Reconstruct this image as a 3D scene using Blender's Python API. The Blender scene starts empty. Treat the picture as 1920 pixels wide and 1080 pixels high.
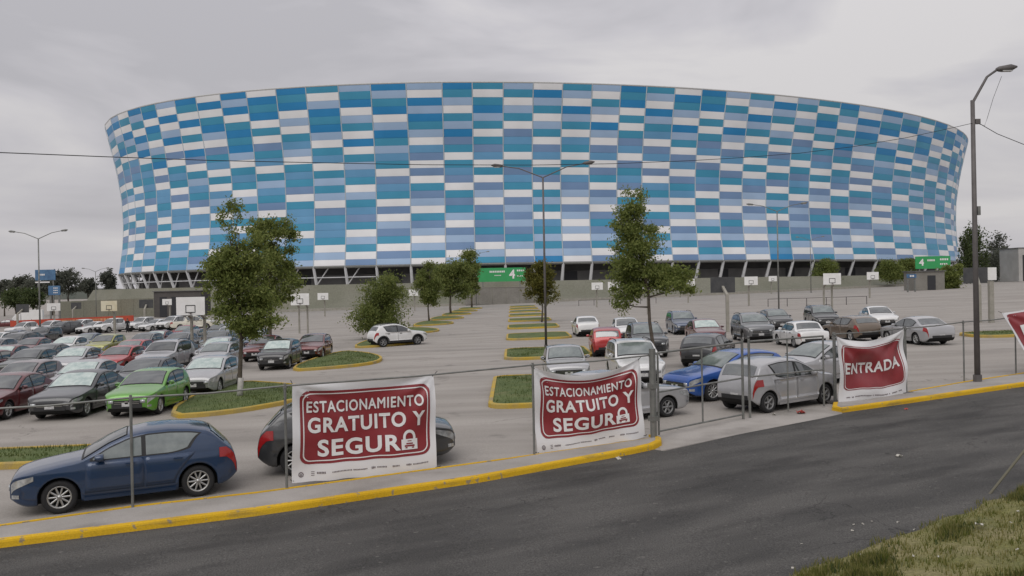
import bpy, bmesh, math, random
from mathutils import Vector, Matrix
random.seed(7)
R = math.radians
scn = bpy.context.scene
COL = scn.collection

# ---------------------------------------------------------------- camera
FOC, CAM_H, HORIZON, SLOPE = 1600.0, 3.9, 537.0, 0.019
ROLL = math.atan(0.019)
PITCH = math.asin((540 - HORIZON) / FOC)
FWD = Vector((0, math.cos(PITCH), -math.sin(PITCH)))
UPV = Vector((0, math.sin(PITCH), math.cos(PITCH)))
RGT = Vector((1, 0, 0))
cam_d = bpy.data.cameras.new('camera')
cam = bpy.data.objects.new('camera', cam_d)
COL.objects.link(cam)
cr = RGT * math.cos(ROLL) - UPV * math.sin(ROLL)
cu = RGT * math.sin(ROLL) + UPV * math.cos(ROLL)
mw = Matrix((cr, cu, -FWD)).transposed().to_4x4()
mw.translation = Vector((0, 0, CAM_H))
cam.matrix_world = mw
cam_d.sensor_width = 36
cam_d.lens = 36 * FOC / 1920
cam_d.clip_end = 6000
scn.camera = cam
scn.render.resolution_x, scn.render.resolution_y = 1024, 576

# ---------------------------------------------------------------- sky, sun, exposure
SUN_EL, SUN_AZ = R(48), R(200)          # behind the camera, a little to the left; light runs towards +Y
w = bpy.data.worlds.new('World'); scn.world = w; w.use_nodes = True
nt = w.node_tree; N = nt.nodes; LK = nt.links
for n in list(N): N.remove(n)
def nn(t, **k):
    n = N.new(t)
    for a, b in k.items(): setattr(n, a, b)
    return n
out = nn('ShaderNodeOutputWorld'); bg = nn('ShaderNodeBackground'); bg.inputs[1].default_value = 0.1
sky = nn('ShaderNodeTexSky', sky_type='NISHITA'); sky.sun_disc = False
sky.sun_elevation = SUN_EL; sky.sun_rotation = SUN_AZ; sky.air_density = 1.5; sky.dust_density = 4
tc = nn('ShaderNodeTexCoord'); mp = nn('ShaderNodeMapping'); mp.inputs['Scale'].default_value = (1.5, 1.5, 5.5)
mp.inputs['Location'].default_value = (0.35, 0.1, 0.6)
LK.new(tc.outputs['Generated'], mp.inputs[0])
no = nn('ShaderNodeTexNoise'); no.inputs['Scale'].default_value = 1.7; no.inputs['Detail'].default_value = 5
no.inputs['Roughness'].default_value = 0.5; no.inputs['Distortion'].default_value = 0.5
LK.new(mp.outputs[0], no.inputs['Vector'])
rp = nn('ShaderNodeValToRGB'); LK.new(no.outputs['Fac'], rp.inputs[0])
e = rp.color_ramp.elements
e[0].position = 0.40; e[0].color = (0.43, 0.42, 0.445, 1)
e[1].position = 0.62; e[1].color = (0.61, 0.59, 0.595, 1)
m1 = e.new(0.5); m1.color = (0.515, 0.50, 0.525, 1)
sx = nn('ShaderNodeSeparateXYZ'); LK.new(tc.outputs['Generated'], sx.inputs[0])
mr = nn('ShaderNodeMapRange'); LK.new(sx.outputs['Z'], mr.inputs[0])
mr.inputs[1].default_value = 0.1; mr.inputs[2].default_value = 1.0; mr.inputs[3].default_value = 9.6; mr.inputs[4].default_value = 15.0
vs = nn('ShaderNodeVectorMath', operation='SCALE'); LK.new(rp.outputs[0], vs.inputs[0]); LK.new(mr.outputs[0], vs.inputs['Scale'])
mx = nn('ShaderNodeMix', data_type='RGBA'); mx.inputs['Factor'].default_value = 0.95
LK.new(sky.outputs[0], mx.inputs['A']); LK.new(vs.outputs[0], mx.inputs['B'])
LK.new(mx.outputs['Result'], bg.inputs[0]); LK.new(bg.outputs[0], out.inputs[0])
sd = bpy.data.lights.new('sun', 'SUN'); sd.energy = 1.1; sd.angle = R(50); sd.color = (1, 0.975, 0.945)
sun = bpy.data.objects.new('sun', sd); COL.objects.link(sun)
sdir = Vector((math.sin(SUN_AZ) * math.cos(SUN_EL), math.cos(SUN_AZ) * math.cos(SUN_EL), math.sin(SUN_EL)))
sun.rotation_euler = sdir.to_track_quat('Z', 'Y').to_euler()
vsx = scn.view_settings
vsx.view_transform = 'Standard'; vsx.look = 'None'; vsx.exposure = 0.1; vsx.gamma = 1.0; vsx.use_curve_mapping = False

# ---------------------------------------------------------------- placing helpers
def ray(px, py):
    u, v = px - 960, py - 540
    a = u * math.cos(ROLL) - v * math.sin(ROLL); b = v * math.cos(ROLL) + u * math.sin(ROLL)
    return FWD * FOC - UPV * b + RGT * a
def gz(x, y=0):                       # the lot rises gently to the right, then levels out
    k = max(-170.0, min(170.0, x))
    return SLOPE * k
def gp(px, py):                       # point of the lot
    d = ray(px, py); t = CAM_H / (SLOPE * d.x - d.z)
    return Vector((0, 0, CAM_H)) + d * t
def at(px, py, Y):                    # point at a known distance
    d = ray(px, py)
    return Vector((0, 0, CAM_H)) + d * (Y / d.y)

# ---------------------------------------------------------------- materials
MATS = {}
def mat(name, col, rough=0.7, metal=0.0, coat=0.0, spec=0.5, var=0.0, vscale=3.0, bump=0.0, bscale=40.0, col2=None, detail=6, emit=None, ior=None, island=False, coords='Object'):
    if name in MATS: return MATS[name]
    m = bpy.data.materials.new(name); m.use_nodes = True; MATS[name] = m
    t = m.node_tree; b = t.nodes['Principled BSDF']
    b.inputs['Base Color'].default_value = (*col, 1); b.inputs['Roughness'].default_value = rough
    b.inputs['Metallic'].default_value = metal; b.inputs['Coat Weight'].default_value = coat
    b.inputs['Coat Roughness'].default_value = 0.07
    b.inputs['Specular IOR Level'].default_value = spec
    if ior: b.inputs['IOR'].default_value = ior
    if col2 is not None or bump:
        c = t.nodes.new('ShaderNodeTexCoord')
    if col2 is not None:
        if island:
            g_ = t.nodes.new('ShaderNodeNewGeometry'); fac = g_.outputs['Random Per Island']
        else:
            n = t.nodes.new('ShaderNodeTexNoise'); n.inputs['Scale'].default_value = vscale
            n.inputs['Detail'].default_value = detail; n.inputs['Roughness'].default_value = 0.6
            t.links.new(c.outputs[coords], n.inputs['Vector']); fac = n.outputs['Fac']
        r = t.nodes.new('ShaderNodeValToRGB')
        if island:
            r.color_ramp.elements[0].position = 0; r.color_ramp.elements[1].position = 1
        else:
            r.color_ramp.elements[0].position = 0.35; r.color_ramp.elements[1].position = 0.65
        r.color_ramp.elements[0].color = (*col, 1); r.color_ramp.elements[1].color = (*col2, 1)
        t.links.new(fac, r.inputs[0]); t.links.new(r.outputs[0], b.inputs['Base Color'])
    if island:                            # leaves let light through
        tl_ = t.nodes.new('ShaderNodeBsdfTranslucent'); ms = t.nodes.new('ShaderNodeMixShader'); ms.inputs[0].default_value = 0.5
        t.links.new(r.outputs[0], tl_.inputs[0]); t.links.new(b.outputs[0], ms.inputs[1]); t.links.new(tl_.outputs[0], ms.inputs[2])
        t.links.new(ms.outputs[0], t.nodes['Material Output'].inputs[0])
    if bump:
        n2 = t.nodes.new('ShaderNodeTexNoise'); n2.inputs['Scale'].default_value = bscale; n2.inputs['Detail'].default_value = 4
        t.links.new(c.outputs[coords], n2.inputs['Vector'])
        bp = t.nodes.new('ShaderNodeBump'); bp.inputs['Strength'].default_value = bump; bp.inputs['Distance'].default_value = 0.05
        t.links.new(n2.outputs['Fac'], bp.inputs['Height']); t.links.new(bp.outputs[0], b.inputs['Normal'])
    return m

def layered_ground(name, base, base2, s1, stain, s2, amt, fine=60, fine_amt=0.12, rough=0.9, stretch=None, bump=0.3, spots=None, cracks=None):
    """two scales of tone, soft stains with their own outline, fine grain and relief"""
    m = bpy.data.materials.new(name); m.use_nodes = True; MATS[name] = m
    t = m.node_tree; b = t.nodes['Principled BSDF']; b.inputs['Roughness'].default_value = rough
    b.inputs['Specular IOR Level'].default_value = 0.3
    L = t.links.new
    c = t.nodes.new('ShaderNodeTexCoord'); mp_ = t.nodes.new('ShaderNodeMapping'); L(c.outputs['Object'], mp_.inputs[0])
    mp_.vector_type = 'TEXTURE'
    if stretch: mp_.inputs['Rotation'].default_value = (0, 0, stretch[0]); mp_.inputs['Scale'].default_value = tuple(1 / q for q in stretch[1])
    def noise(s, d, vec): 
        n = t.nodes.new('ShaderNodeTexNoise'); n.inputs['Scale'].default_value = s; n.inputs['Detail'].default_value = d
        L(vec, n.inputs['Vector']); return n.outputs['Fac']
    def ramp(f, a, b_, c0=(0, 0, 0, 1), c1=(1, 1, 1, 1)):
        r = t.nodes.new('ShaderNodeValToRGB'); r.color_ramp.elements[0].position = a; r.color_ramp.elements[1].position = b_
        r.color_ramp.elements[0].color = c0; r.color_ramp.elements[1].color = c1; L(f, r.inputs[0]); return r.outputs[0]
    def mix(f, a, b_, mode='MIX'):
        x = t.nodes.new('ShaderNodeMix'); x.data_type = 'RGBA'; x.blend_type = mode
        if isinstance(f, float): x.inputs['Factor'].default_value = f
        else: L(f, x.inputs['Factor'])
        for s_, v in (('A', a), ('B', b_)):
            if isinstance(v, tuple): x.inputs[s_].default_value = v
            else: L(v, x.inputs[s_])
        return x.outputs['Result']
    col = ramp(noise(s1, 8, mp_.outputs[0]), 0.35, 0.65, (*base, 1), (*base2, 1))
    st = ramp(noise(s2, 6, mp_.outputs[0]), 0.55, 0.72)
    stm = t.nodes.new('ShaderNodeMath'); stm.operation = 'MULTIPLY'; stm.inputs[1].default_value = amt; L(st, stm.inputs[0])
    col = mix(stm.outputs[0], col, (*stain, 1))
    fn = ramp(noise(fine, 3, c.outputs['Object']), 0.3, 0.7, (1 - fine_amt,) * 3 + (1,), (1 + fine_amt,) * 3 + (1,))
    col = mix(1.0, col, fn, 'MULTIPLY')
    if spots:                             # chips and drips: (scale, low, high, colour, amount)
        sp_ = ramp(noise(spots[0], 5, c.outputs['Object']), spots[1], spots[2]); mm = t.nodes.new('ShaderNodeMath'); mm.operation = 'MULTIPLY'; mm.inputs[1].default_value = spots[4]; L(sp_, mm.inputs[0])
        col = mix(mm.outputs[0], col, (*spots[3], 1))
    if cracks:                            # (scale, width, amount)
        nv_ = t.nodes.new('ShaderNodeTexNoise'); nv_.inputs['Scale'].default_value = 1.3; nv_.inputs['Detail'].default_value = 4; L(c.outputs['Object'], nv_.inputs['Vector'])
        va = t.nodes.new('ShaderNodeVectorMath'); va.operation = 'MULTIPLY_ADD'; va.inputs[1].default_value = (1.6,) * 3; L(nv_.outputs['Color'], va.inputs[0]); L(c.outputs['Object'], va.inputs[2])
        vo = t.nodes.new('ShaderNodeTexVoronoi'); vo.feature = 'DISTANCE_TO_EDGE'; vo.inputs['Scale'].default_value = cracks[0]; L(va.outputs[0], vo.inputs['Vector'])
        ck = ramp(vo.outputs['Distance'], 0.0, cracks[1], (1, 1, 1, 1), (0, 0, 0, 1)); gt_ = ramp(noise(0.25, 2, c.outputs['Object']), 0.48, 0.6)
        m3 = t.nodes.new('ShaderNodeMath'); m3.operation = 'MULTIPLY'; L(ck, m3.inputs[0]); L(gt_, m3.inputs[1])
        m4 = t.nodes.new('ShaderNodeMath'); m4.operation = 'MULTIPLY'; m4.inputs[1].default_value = cracks[2]; L(m3.outputs[0], m4.inputs[0])
        col = mix(m4.outputs[0], col, tuple(q * 0.35 for q in base) + (1,))
    L(col, b.inputs['Base Color'])
    bp = t.nodes.new('ShaderNodeBump'); bp.inputs['Strength'].default_value = bump; bp.inputs['Distance'].default_value = 0.02
    L(noise(fine * 1.5, 3, c.outputs['Object']), bp.inputs['Height']); L(bp.outputs[0], b.inputs['Normal'])
    return m

layered_ground('paving', (0.282, 0.259, 0.233), (0.357, 0.33, 0.30), 0.35, (0.18, 0.165, 0.15), 0.16, 0.6, fine=30, stretch=(0, (0.35, 1.8, 1)), spots=(0.7, 0.64, 0.72, (0.13, 0.12, 0.11), 0.5), cracks=(0.12, 0.006, 0.6))
layered_ground('asphalt', (0.060, 0.0585, 0.056), (0.102, 0.098, 0.092), 0.9, (0.036, 0.035, 0.034), 0.75, 0.85, fine=45, fine_amt=0.45, bump=0.8, spots=(9.0, 0.66, 0.72, (0.19, 0.18, 0.165), 0.55), cracks=(0.3, 0.006, 0.8), stretch=(R(27), (0.35, 1.3, 1)))
layered_ground('walk_concrete', (0.30, 0.28, 0.255), (0.38, 0.355, 0.33), 0.8, (0.2, 0.185, 0.17), 0.6, 0.6, fine=50)
layered_ground('kerb_yellow', (0.58, 0.345, 0.012), (0.66, 0.41, 0.022), 0.9, (0.2, 0.16, 0.075), 1.6, 0.7, spots=(7.0, 0.62, 0.67, (0.24, 0.21, 0.16), 0.85), fine=40, stretch=(R(27), (0.6, 2, 4)))
layered_ground('kerb_yellow_old', (0.5, 0.33, 0.04), (0.40, 0.31, 0.11), 1.2, (0.26, 0.22, 0.15), 1.1, 0.8, fine=40)
layered_ground('kerb_grey', (0.30, 0.27, 0.22), (0.38, 0.34, 0.27), 1.2, (0.2, 0.18, 0.15), 1.1, 0.6, fine=40)
layered_ground('lawn', (0.075, 0.105, 0.032), (0.115, 0.145, 0.05), 1.1, (0.19, 0.165, 0.085), 0.7, 0.5, fine=25, fine_amt=0.3, bump=0.8)
layered_ground('bank_soil', (0.17, 0.165, 0.055), (0.24, 0.21, 0.105), 1.4, (0.085, 0.10, 0.028), 1.0, 0.7, fine=25, fine_amt=0.3, bump=0.8)
layered_ground('berm_grass', (0.165, 0.165, 0.125), (0.205, 0.20, 0.16), 0.12, (0.2, 0.18, 0.13), 0.08, 0.6, fine=3, bump=0.3)
layered_ground('wall_concrete', (0.19, 0.18, 0.16), (0.25, 0.24, 0.215), 0.3, (0.13, 0.125, 0.11), 0.25, 0.6, fine=6)
M = lambda n: MATS[n]
mat('steel', (0.16, 0.165, 0.155), 0.55, 0.5, col2=(0.24, 0.24, 0.225), vscale=4)
mat('dark_steel', (0.105, 0.096, 0.094), 0.6, 0.2, col2=(0.14, 0.128, 0.124), vscale=3)
mat('light_steel', (0.55, 0.55, 0.54), 0.5, 0.2, col2=(0.45, 0.45, 0.44), vscale=3)
mat('post_concrete', (0.26, 0.25, 0.21), 0.9, col2=(0.34, 0.32, 0.28), vscale=2)
mat('mullion', (0.50, 0.56, 0.60), 0.5, col2=(0.42, 0.47, 0.51), vscale=0.3)
mat('rubber', (0.018, 0.018, 0.019), 0.85)
mat('alloy', (0.42, 0.42, 0.41), 0.35, 0.8)
mat('alloy_dull', (0.25, 0.25, 0.25), 0.5, 0.6)
mat('black_plastic', (0.02, 0.02, 0.021), 0.6)
mat('underside', (0.012, 0.012, 0.012), 0.95)
mat('glass', (0.022, 0.028, 0.028), 0.05, spec=1.0, ior=1.9, col2=(0.075, 0.088, 0.085), vscale=2.2, detail=2)
mat('glass_dark', (0.014, 0.017, 0.018), 0.06, spec=0.9, ior=1.75, col2=(0.05, 0.058, 0.058), vscale=2.2, detail=2)
mat('glass_shade', (0.33, 0.42, 0.40), 0.12, spec=0.9, col2=(0.55, 0.62, 0.58), vscale=3.5)
mat('glass_pale', (0.10, 0.125, 0.12), 0.07, spec=0.9, ior=1.75, col2=(0.2, 0.23, 0.22), vscale=2)
mat('lamp_clear', (0.6, 0.62, 0.62), 0.12, 0.4, col2=(0.3, 0.31, 0.32), vscale=9)
mat('lamp_red', (0.32, 0.012, 0.012), 0.2, coat=0.6)
mat('plate', (0.6, 0.6, 0.58), 0.5, col2=(0.35, 0.35, 0.36), vscale=14)
mat('chrome', (0.6, 0.6, 0.6), 0.2, 1.0)
mat('cloth_white', (0.74, 0.735, 0.745), 0.42, spec=0.45)
mat('cloth_red', (0.235, 0.026, 0.032), 0.4, spec=0.45, col2=(0.27, 0.036, 0.042), vscale=2)
mat('letter_white', (0.76, 0.75, 0.74), 0.55)
mat('logo_grey', (0.16, 0.13, 0.14), 0.6)
mat('bark', (0.075, 0.06, 0.045), 0.95, col2=(0.12, 0.10, 0.08), vscale=6, bump=0.6, bscale=20)
mat('whitewash', (0.5, 0.49, 0.46), 0.9, col2=(0.33, 0.31, 0.28), vscale=4)
mat('leaf', (0.11, 0.15, 0.034), 0.6, spec=0.3, col2=(0.27, 0.30, 0.09), island=True)
mat('leaf_olive', (0.105, 0.145, 0.035), 0.6, spec=0.3, col2=(0.25, 0.275, 0.085), island=True)
mat('leaf_yellow', (0.085, 0.095, 0.018), 0.6, spec=0.3, col2=(0.19, 0.17, 0.035), island=True)
mat('leaf_dark', (0.045, 0.07, 0.024), 0.65, spec=0.3, col2=(0.115, 0.14, 0.052), island=True)
mat('leaf_far', (0.10, 0.11, 0.085), 0.7, spec=0.2, col2=(0.17, 0.175, 0.14), island=True)  # paler and greyer: distance haze is mixed into the leaf colour
mat('blade', (0.085, 0.115, 0.016), 0.7, spec=0.2, col2=(0.29, 0.255, 0.10), island=True)
mat('blade_lawn', (0.06, 0.095, 0.02), 0.7, spec=0.2, col2=(0.125, 0.15, 0.045), island=True)
mat('sign_green', (0.03, 0.30, 0.09), 0.5, col2=(0.035, 0.33, 0.105), vscale=0.4)
mat('sign_blue', (0.045, 0.10, 0.20), 0.5, col2=(0.09, 0.2, 0.34), vscale=0.5)
mat('white_column', (0.72, 0.73, 0.74), 0.5, col2=(0.6, 0.61, 0.62), vscale=0.5)
mat('board_white', (0.80, 0.80, 0.785), 0.6, col2=(0.72, 0.715, 0.69), vscale=1.5)
mat('board_cream', (0.66, 0.62, 0.48), 0.6, col2=(0.56, 0.5, 0.34), vscale=1.2)
mat('board_back', (0.05, 0.052, 0.055), 0.8, col2=(0.075, 0.075, 0.075), vscale=2)
mat('red_paint', (0.42, 0.045, 0.025), 0.6, col2=(0.5, 0.08, 0.035), vscale=0.6)
mat('void', (0.035, 0.036, 0.04), 0.9)
mat('stand_grey', (0.115, 0.115, 0.115), 0.9, col2=(0.16, 0.155, 0.15), vscale=0.3)
mat('dark_building', (0.07, 0.065, 0.062), 0.9, col2=(0.1, 0.09, 0.085), vscale=0.5)
mat('plaster', (0.45, 0.44, 0.42), 0.9, col2=(0.36, 0.35, 0.33), vscale=0.3)
mat('hill', (0.10, 0.115, 0.10), 0.95, col2=(0.15, 0.15, 0.13), vscale=0.02)
mat('wire', (0.02, 0.02, 0.02), 0.7)
mat('skin', (0.3, 0.17, 0.11), 0.6)
mat('cloth_black', (0.012, 0.012, 0.014), 0.85)
mat('litter_white', (0.5, 0.48, 0.43), 0.8)
mat('litter_red', (0.4, 0.06, 0.05), 0.7)
PAN = {'W': (0.75, 0.755, 0.765), 'T': (0.05, 0.275, 0.43), 'B': (0.02, 0.215, 0.465), 'L': (0.32, 0.445, 0.62), 'M': (0.12, 0.305, 0.505), 'P': (0.16, 0.26, 0.435)}
for k_, c_ in PAN.items():
    mat('panel_' + k_, c_, 0.45, spec=0.4, col2=tuple(v * 1.1 + 0.006 for v in c_), vscale=0.12, detail=2)
PAINT = {}
def paint(name, c, metal=0.3, rough=0.3):
    PAINT[name] = mat('paint_' + name, c, rough, metal, coat=0.9, col2=tuple(v * 0.85 + 0.015 for v in c), vscale=1.2)
for n_, c_ in {'deep blue': (0.007, 0.034, 0.095), 'green': (0.13, 0.36, 0.045), 'dark grey': (0.045, 0.047, 0.05), 'black': (0.014, 0.014, 0.016),
               'silver': (0.42, 0.42, 0.43), 'grey': (0.16, 0.165, 0.17), 'dark red': (0.13, 0.016, 0.018), 'red': (0.42, 0.025, 0.025),
               'bright blue': (0.012, 0.085, 0.36), 'white': (0.74, 0.74, 0.73), 'cream white': (0.72, 0.69, 0.58), 'yellow green': (0.34, 0.34, 0.08),
               'dark green': (0.05, 0.058, 0.05), 'slate blue': (0.06, 0.085, 0.14), 'brown': (0.16, 0.12, 0.085), 'pink grey': (0.24, 0.19, 0.19)}.items():
    paint(n_, c_, 0.02 if 'white' in n_ else 0.25)

# ---------------------------------------------------------------- mesh helpers
def link(name, me, m=None, parent=None, smooth=False):
    o = bpy.data.objects.new(name, me); COL.objects.link(o)
    if m is not None:
        for q in (m if isinstance(m, (list, tuple)) else [m]): me.materials.append(q)
    if parent is not None: o.parent = parent
    if smooth: me.polygons.foreach_set('use_smooth', [True] * len(me.polygons))
    return o
def mesh(name, v, f, m=None, parent=None, smooth=False, mi=None):
    me = bpy.data.meshes.new(name); me.from_pydata([tuple(p) for p in v], [], f); me.update()
    if mi: me.polygons.foreach_set('material_index', mi)
    return link(name, me, m, parent, smooth)
def tag(o, label=None, cat=None, group=None, kind=None):
    if label: o['label'] = label
    if cat: o['category'] = cat
    if group: o['group'] = group
    if kind: o['kind'] = kind
    return o
def empty(name, loc=(0, 0, 0), rz=0):
    o = bpy.data.objects.new(name, None); COL.objects.link(o); o.location = loc; o.rotation_euler = (0, 0, rz); o.empty_display_size = 0.2
    return o
class MB:
    """collects boxes, bars and tubes, builds ONE mesh object"""
    def __init__(s): s.v = []; s.f = []; s.mi = []
    def add(s, v, f, mi=0):
        b = len(s.v); s.v += [Vector(p) for p in v]; s.f += [tuple(i + b for i in q) for q in f]; s.mi += [mi] * len(f); return s
    def box(s, c, d, rz=0, mi=0):
        x, y, z = d[0] / 2, d[1] / 2, d[2] / 2; r = Matrix.Rotation(rz, 3, 'Z'); c = Vector(c)
        v = [c + r @ Vector((a * x, b * y, e_ * z)) for e_ in (-1, 1) for b in (-1, 1) for a in (-1, 1)]
        return s.add(v, [(0, 2, 3, 1), (4, 5, 7, 6), (0, 1, 5, 4), (2, 6, 7, 3), (0, 4, 6, 2), (1, 3, 7, 5)], mi)
    def tube(s, pts, rad, n=8, mi=0, cap=True):
        pts = [Vector(p) for p in pts]; rr = rad if isinstance(rad, (list, tuple)) else [rad] * len(pts)
        rings = []
        for i, p in enumerate(pts):
            t = (pts[min(i + 1, len(pts) - 1)] - pts[max(i - 1, 0)]).normalized()
            a = t.cross(Vector((0.3, 0.2, 1) if abs(t.z) < 0.9 else (1, 0.1, 0))).normalized(); b = t.cross(a)
            rings.append([p + (a * math.cos(k * 2 * math.pi / n) + b * math.sin(k * 2 * math.pi / n)) * rr[i] for k in range(n)])
        v = [q for g_ in rings for q in g_]; f = []
        for i in range(len(pts) - 1):
            for k in range(n):
                f.append((i * n + k, i * n + (k + 1) % n, (i + 1) * n + (k + 1) % n, (i + 1) * n + k))
        if cap: f.append(tuple(range(n - 1, -1, -1))); f.append(tuple(range((len(pts) - 1) * n, len(pts) * n)))
        return s.add(v, f, mi)
    def build(s, name, m, parent=None, smooth=False): return mesh(name, s.v, s.f, m, parent, smooth, s.mi if any(s.mi) else None)
def grid_faces(nu, nv, flip=False):
    f = []
    for i in range(nu - 1):
        for j in range(nv - 1):
            q = (i * nv + j, (i + 1) * nv + j, (i + 1) * nv + j + 1, i * nv + j + 1)
            f.append(q[::-1] if flip else q)
    return f
def copy_tree(o, parent=None):
    c = o.copy(); COL.objects.link(c); c.parent = parent
    for ch in o.children: copy_tree(ch, c)
    return c

# ---------------------------------------------------------------- the ground, road, pavements
from mathutils.geometry import tessellate_polygon
def fill(name, pts, z, m, parent=None):
    zl = z if isinstance(z, list) else [z] * len(pts)
    pts = [Vector((p[0], p[1], gz(p[0]) + h_)) for p, h_ in zip(pts, zl)]
    tri = tessellate_polygon([[Vector((p.x, p.y, 0)) for p in pts]])
    fs = []
    for t_ in tri:
        a, b, c = [pts[i] for i in t_]
        fs.append(tuple(t_) if (b - a).cross(c - a).z > 0 else tuple(t_[::-1]))
    return mesh(name, pts, fs, m, parent)
xs = [-3000, -600, -300] + list(range(-170, 171, 20)) + [170, 300, 600, 3000]
ys = [-300, -20, 0, 20, 40, 80, 120, 160, 200, 260, 400, 800, 3200]
gv = [(x, y, gz(x) - 0.0) for x in xs for y in ys]
gf = grid_faces(len(xs), len(ys))
tag(mesh('ground', gv, gf, M('paving')), 'grey brown paved parking lot', kind='structure')

def off(poly, d):                      # offset a polyline to its left
    o = []
    for i, p in enumerate(poly):
        a = poly[max(i - 1, 0)]; b = poly[min(i + 1, len(poly) - 1)]
        t_ = Vector((b[0] - a[0], b[1] - a[1])).normalized()
        o.append((p[0] - t_.y * d, p[1] + t_.x * d))
    return o
def sweep(name, poly, prof, m, parent=None, close=False):
    """prof: list of (offset to the left, height)"""
    if close: poly = list(poly) + [poly[0]]
    rows = []
    for d, h in prof:
        if close:
            n_ = len(poly) - 1; q = []
            for i in range(n_ + 1):
                a = poly[(i - 1) % n_]; b = poly[(i + 1) % n_]; p = poly[i % n_]
                t_ = Vector((b[0] - a[0], b[1] - a[1])).normalized()
                q.append((p[0] - t_.y * d, p[1] + t_.x * d))
        else: q = off(poly, d)
        rows.append([(x, y, gz(x) + h) for x, y in q])
    v = [p for r_ in rows for p in r_]
    return mesh(name, v, grid_faces(len(rows), len(poly), True), m, parent), rows
def P2(px, py): q = gp(px, py); return (q.x, q.y)
def resample(poly, step):
    o = []
    for a, b in zip(poly[:-1], poly[1:]):
        n_ = max(1, int(math.hypot(b[0] - a[0], b[1] - a[1]) / step))
        o += [(a[0] + (b[0] - a[0]) * k / n_, a[1] + (b[1] - a[1]) * k / n_) for k in range(n_)]
    return o + [poly[-1]]
K0 = P2(0, 1028); KL = [(K0[0] - 26, K0[1] - 13.4), K0, P2(480, 968), P2(900, 905), P2(1190, 851), P2(1226, 843), P2(1240, 836), P2(1240, 829), P2(1226, 824)]
IL = [(-34, 2.6), P2(0, 991), P2(250, 955), P2(480, 929), P2(920, 869), P2(1222, 826)]
KR = [P2(1562, 762), P2(1560, 770), P2(1580, 774), P2(1700, 757), P2(1920, 725)]
dr = (KR[-1][0] - KR[-2][0], KR[-1][1] - KR[-2][1]); KR += [(KR[-1][0] + dr[0] * 4, KR[-1][1] + dr[1] * 4), (KR[-1][0] + dr[0] * 16, KR[-1][1] + dr[1] * 16)]
IR = [P2(1562, 757), P2(1700, 738), P2(1808, 719), P2(1920, 702)]
d2 = (IR[-1][0] - IR[-2][0], IR[-1][1] - IR[-2][1]); IR += [(IR[-1][0] + d2[0] * 5, IR[-1][1] + d2[1] * 5), (IR[-1][0] + d2[0] * 20, IR[-1][1] + d2[1] * 20)]
road = [(-60, -6)] + KL[:6] + [P2(1245, 846), P2(1400, 812), P2(1540, 785), P2(1562, 778)] + KR[2:] + [(KR[-1][0] + 40, KR[-1][1] - 60), (60, -40), (-60, -40)]
tag(fill('road', road, 0.004, M('asphalt')), 'dark worn asphalt road', kind='structure')
def pavement(nm, K, I, lab):
    Kd = resample(K, 0.8)
    inner = off(Kd, 0.14)
    top = fill(nm, inner + I[::-1], [0.127] * len(inner) + [0.055] * len(I), M('walk_concrete')); tag(top, lab, kind='structure')
    sweep('kerb', Kd, [(-0.012, -0.02), (0.0, 0.09), (0.015, 0.122), (0.04, 0.133), (0.142, 0.134), (0.142, 0.08)], M('kerb_yellow'), top)
    Id = resample(I, 1.0)
    sweep('inner_edge', Id, [(-0.09, 0.03), (-0.09, 0.075), (0.0, 0.075), (0.01, -0.02)], M('kerb_yellow'), top)
    return top
pavement('pavement', KL, IL, 'narrow concrete pavement with yellow kerb before the fence')
pavement('pavement', KR, IR, 'narrow concrete pavement right of the gate')
apron = [P2(1240, 846), P2(1400, 812), P2(1540, 785), P2(1580, 776), P2(1562, 755), P2(1548, 760), P2(1398, 783), P2(1300, 802), P2(1226, 820)]
tag(fill('driveway', apron, 0.008, M('walk_concrete')), 'concrete driveway slab at the gate', kind='structure')

# grass bank beside the road, where the photographer stands
def bank_edge(x): return 11.08 + (x - 3.6) * 0.722 + 0.10 * math.sin(x * 5.1) + 0.07 * math.sin(x * 12.3 + 1)
def bank_z(x, y):
    d = max(0.0, (bank_edge(x) - y) * 0.81)
    return gz(x) + 0.03 + min(2.1, d * 0.17) * (1 if d > 0 else 0) + (0.025 * math.sin(x * 7 + y * 4) + 0.02 * math.sin(x * 13 - y * 11)) * min(1, d * 2)
bx = [-9 + 0.35 * i for i in range(90)]; bt = [0, 0.05, 0.2, 0.4, 0.7, 1, 1.4, 1.9, 2.5, 3.2, 4, 5, 6.5, 9, 13, 20]
bv = []
for x in bx:
    for t_ in bt:
        y = bank_edge(x) - t_; bv.append((x, y, bank_z(x, y) if t_ else gz(x) - 0.02))
tag(mesh('grass_bank', bv, grid_faces(len(bx), len(bt), True), M('bank_soil'), None, True), 'rough grass bank beside the road', kind='structure')
def blades(name, n, pick, h0, h1, wd, m):
    v = []; f = []
    for _ in range(n):
        x, y, z, s = pick(); h = random.uniform(h0, h1) * s; a = random.uniform(0, 6.283); l = random.uniform(0.1, 0.8) * h
        dx, dy = math.cos(a), math.sin(a); lx, ly = random.uniform(-1, 1) * l, random.uniform(-1, 1) * l; k = len(v)
        v += [(x - dx * wd, y - dy * wd, z - 0.01), (x + dx * wd, y + dy * wd, z - 0.01), (x + lx, y + ly, z + h)]
        f.append((k, k + 1, k + 2))
    return mesh(name, v, f, m)
tufts = [(random.uniform(3, 13), random.uniform(0, 5.5)) for _ in range(46)]
def pick_bank():
    if random.random() < 0.45:
        cx, ct = random.choice(tufts); x = random.gauss(cx, 0.16); t_ = abs(random.gauss(ct, 0.14)); s = 1.35
    else:
        x = random.uniform(1.5, 14); t_ = random.uniform(0.02, 6) ** 1.0; s = 0.75
    y = bank_edge(x) - t_ + random.uniform(0, 0.05); return x, y, bank_z(x, y), s
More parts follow.
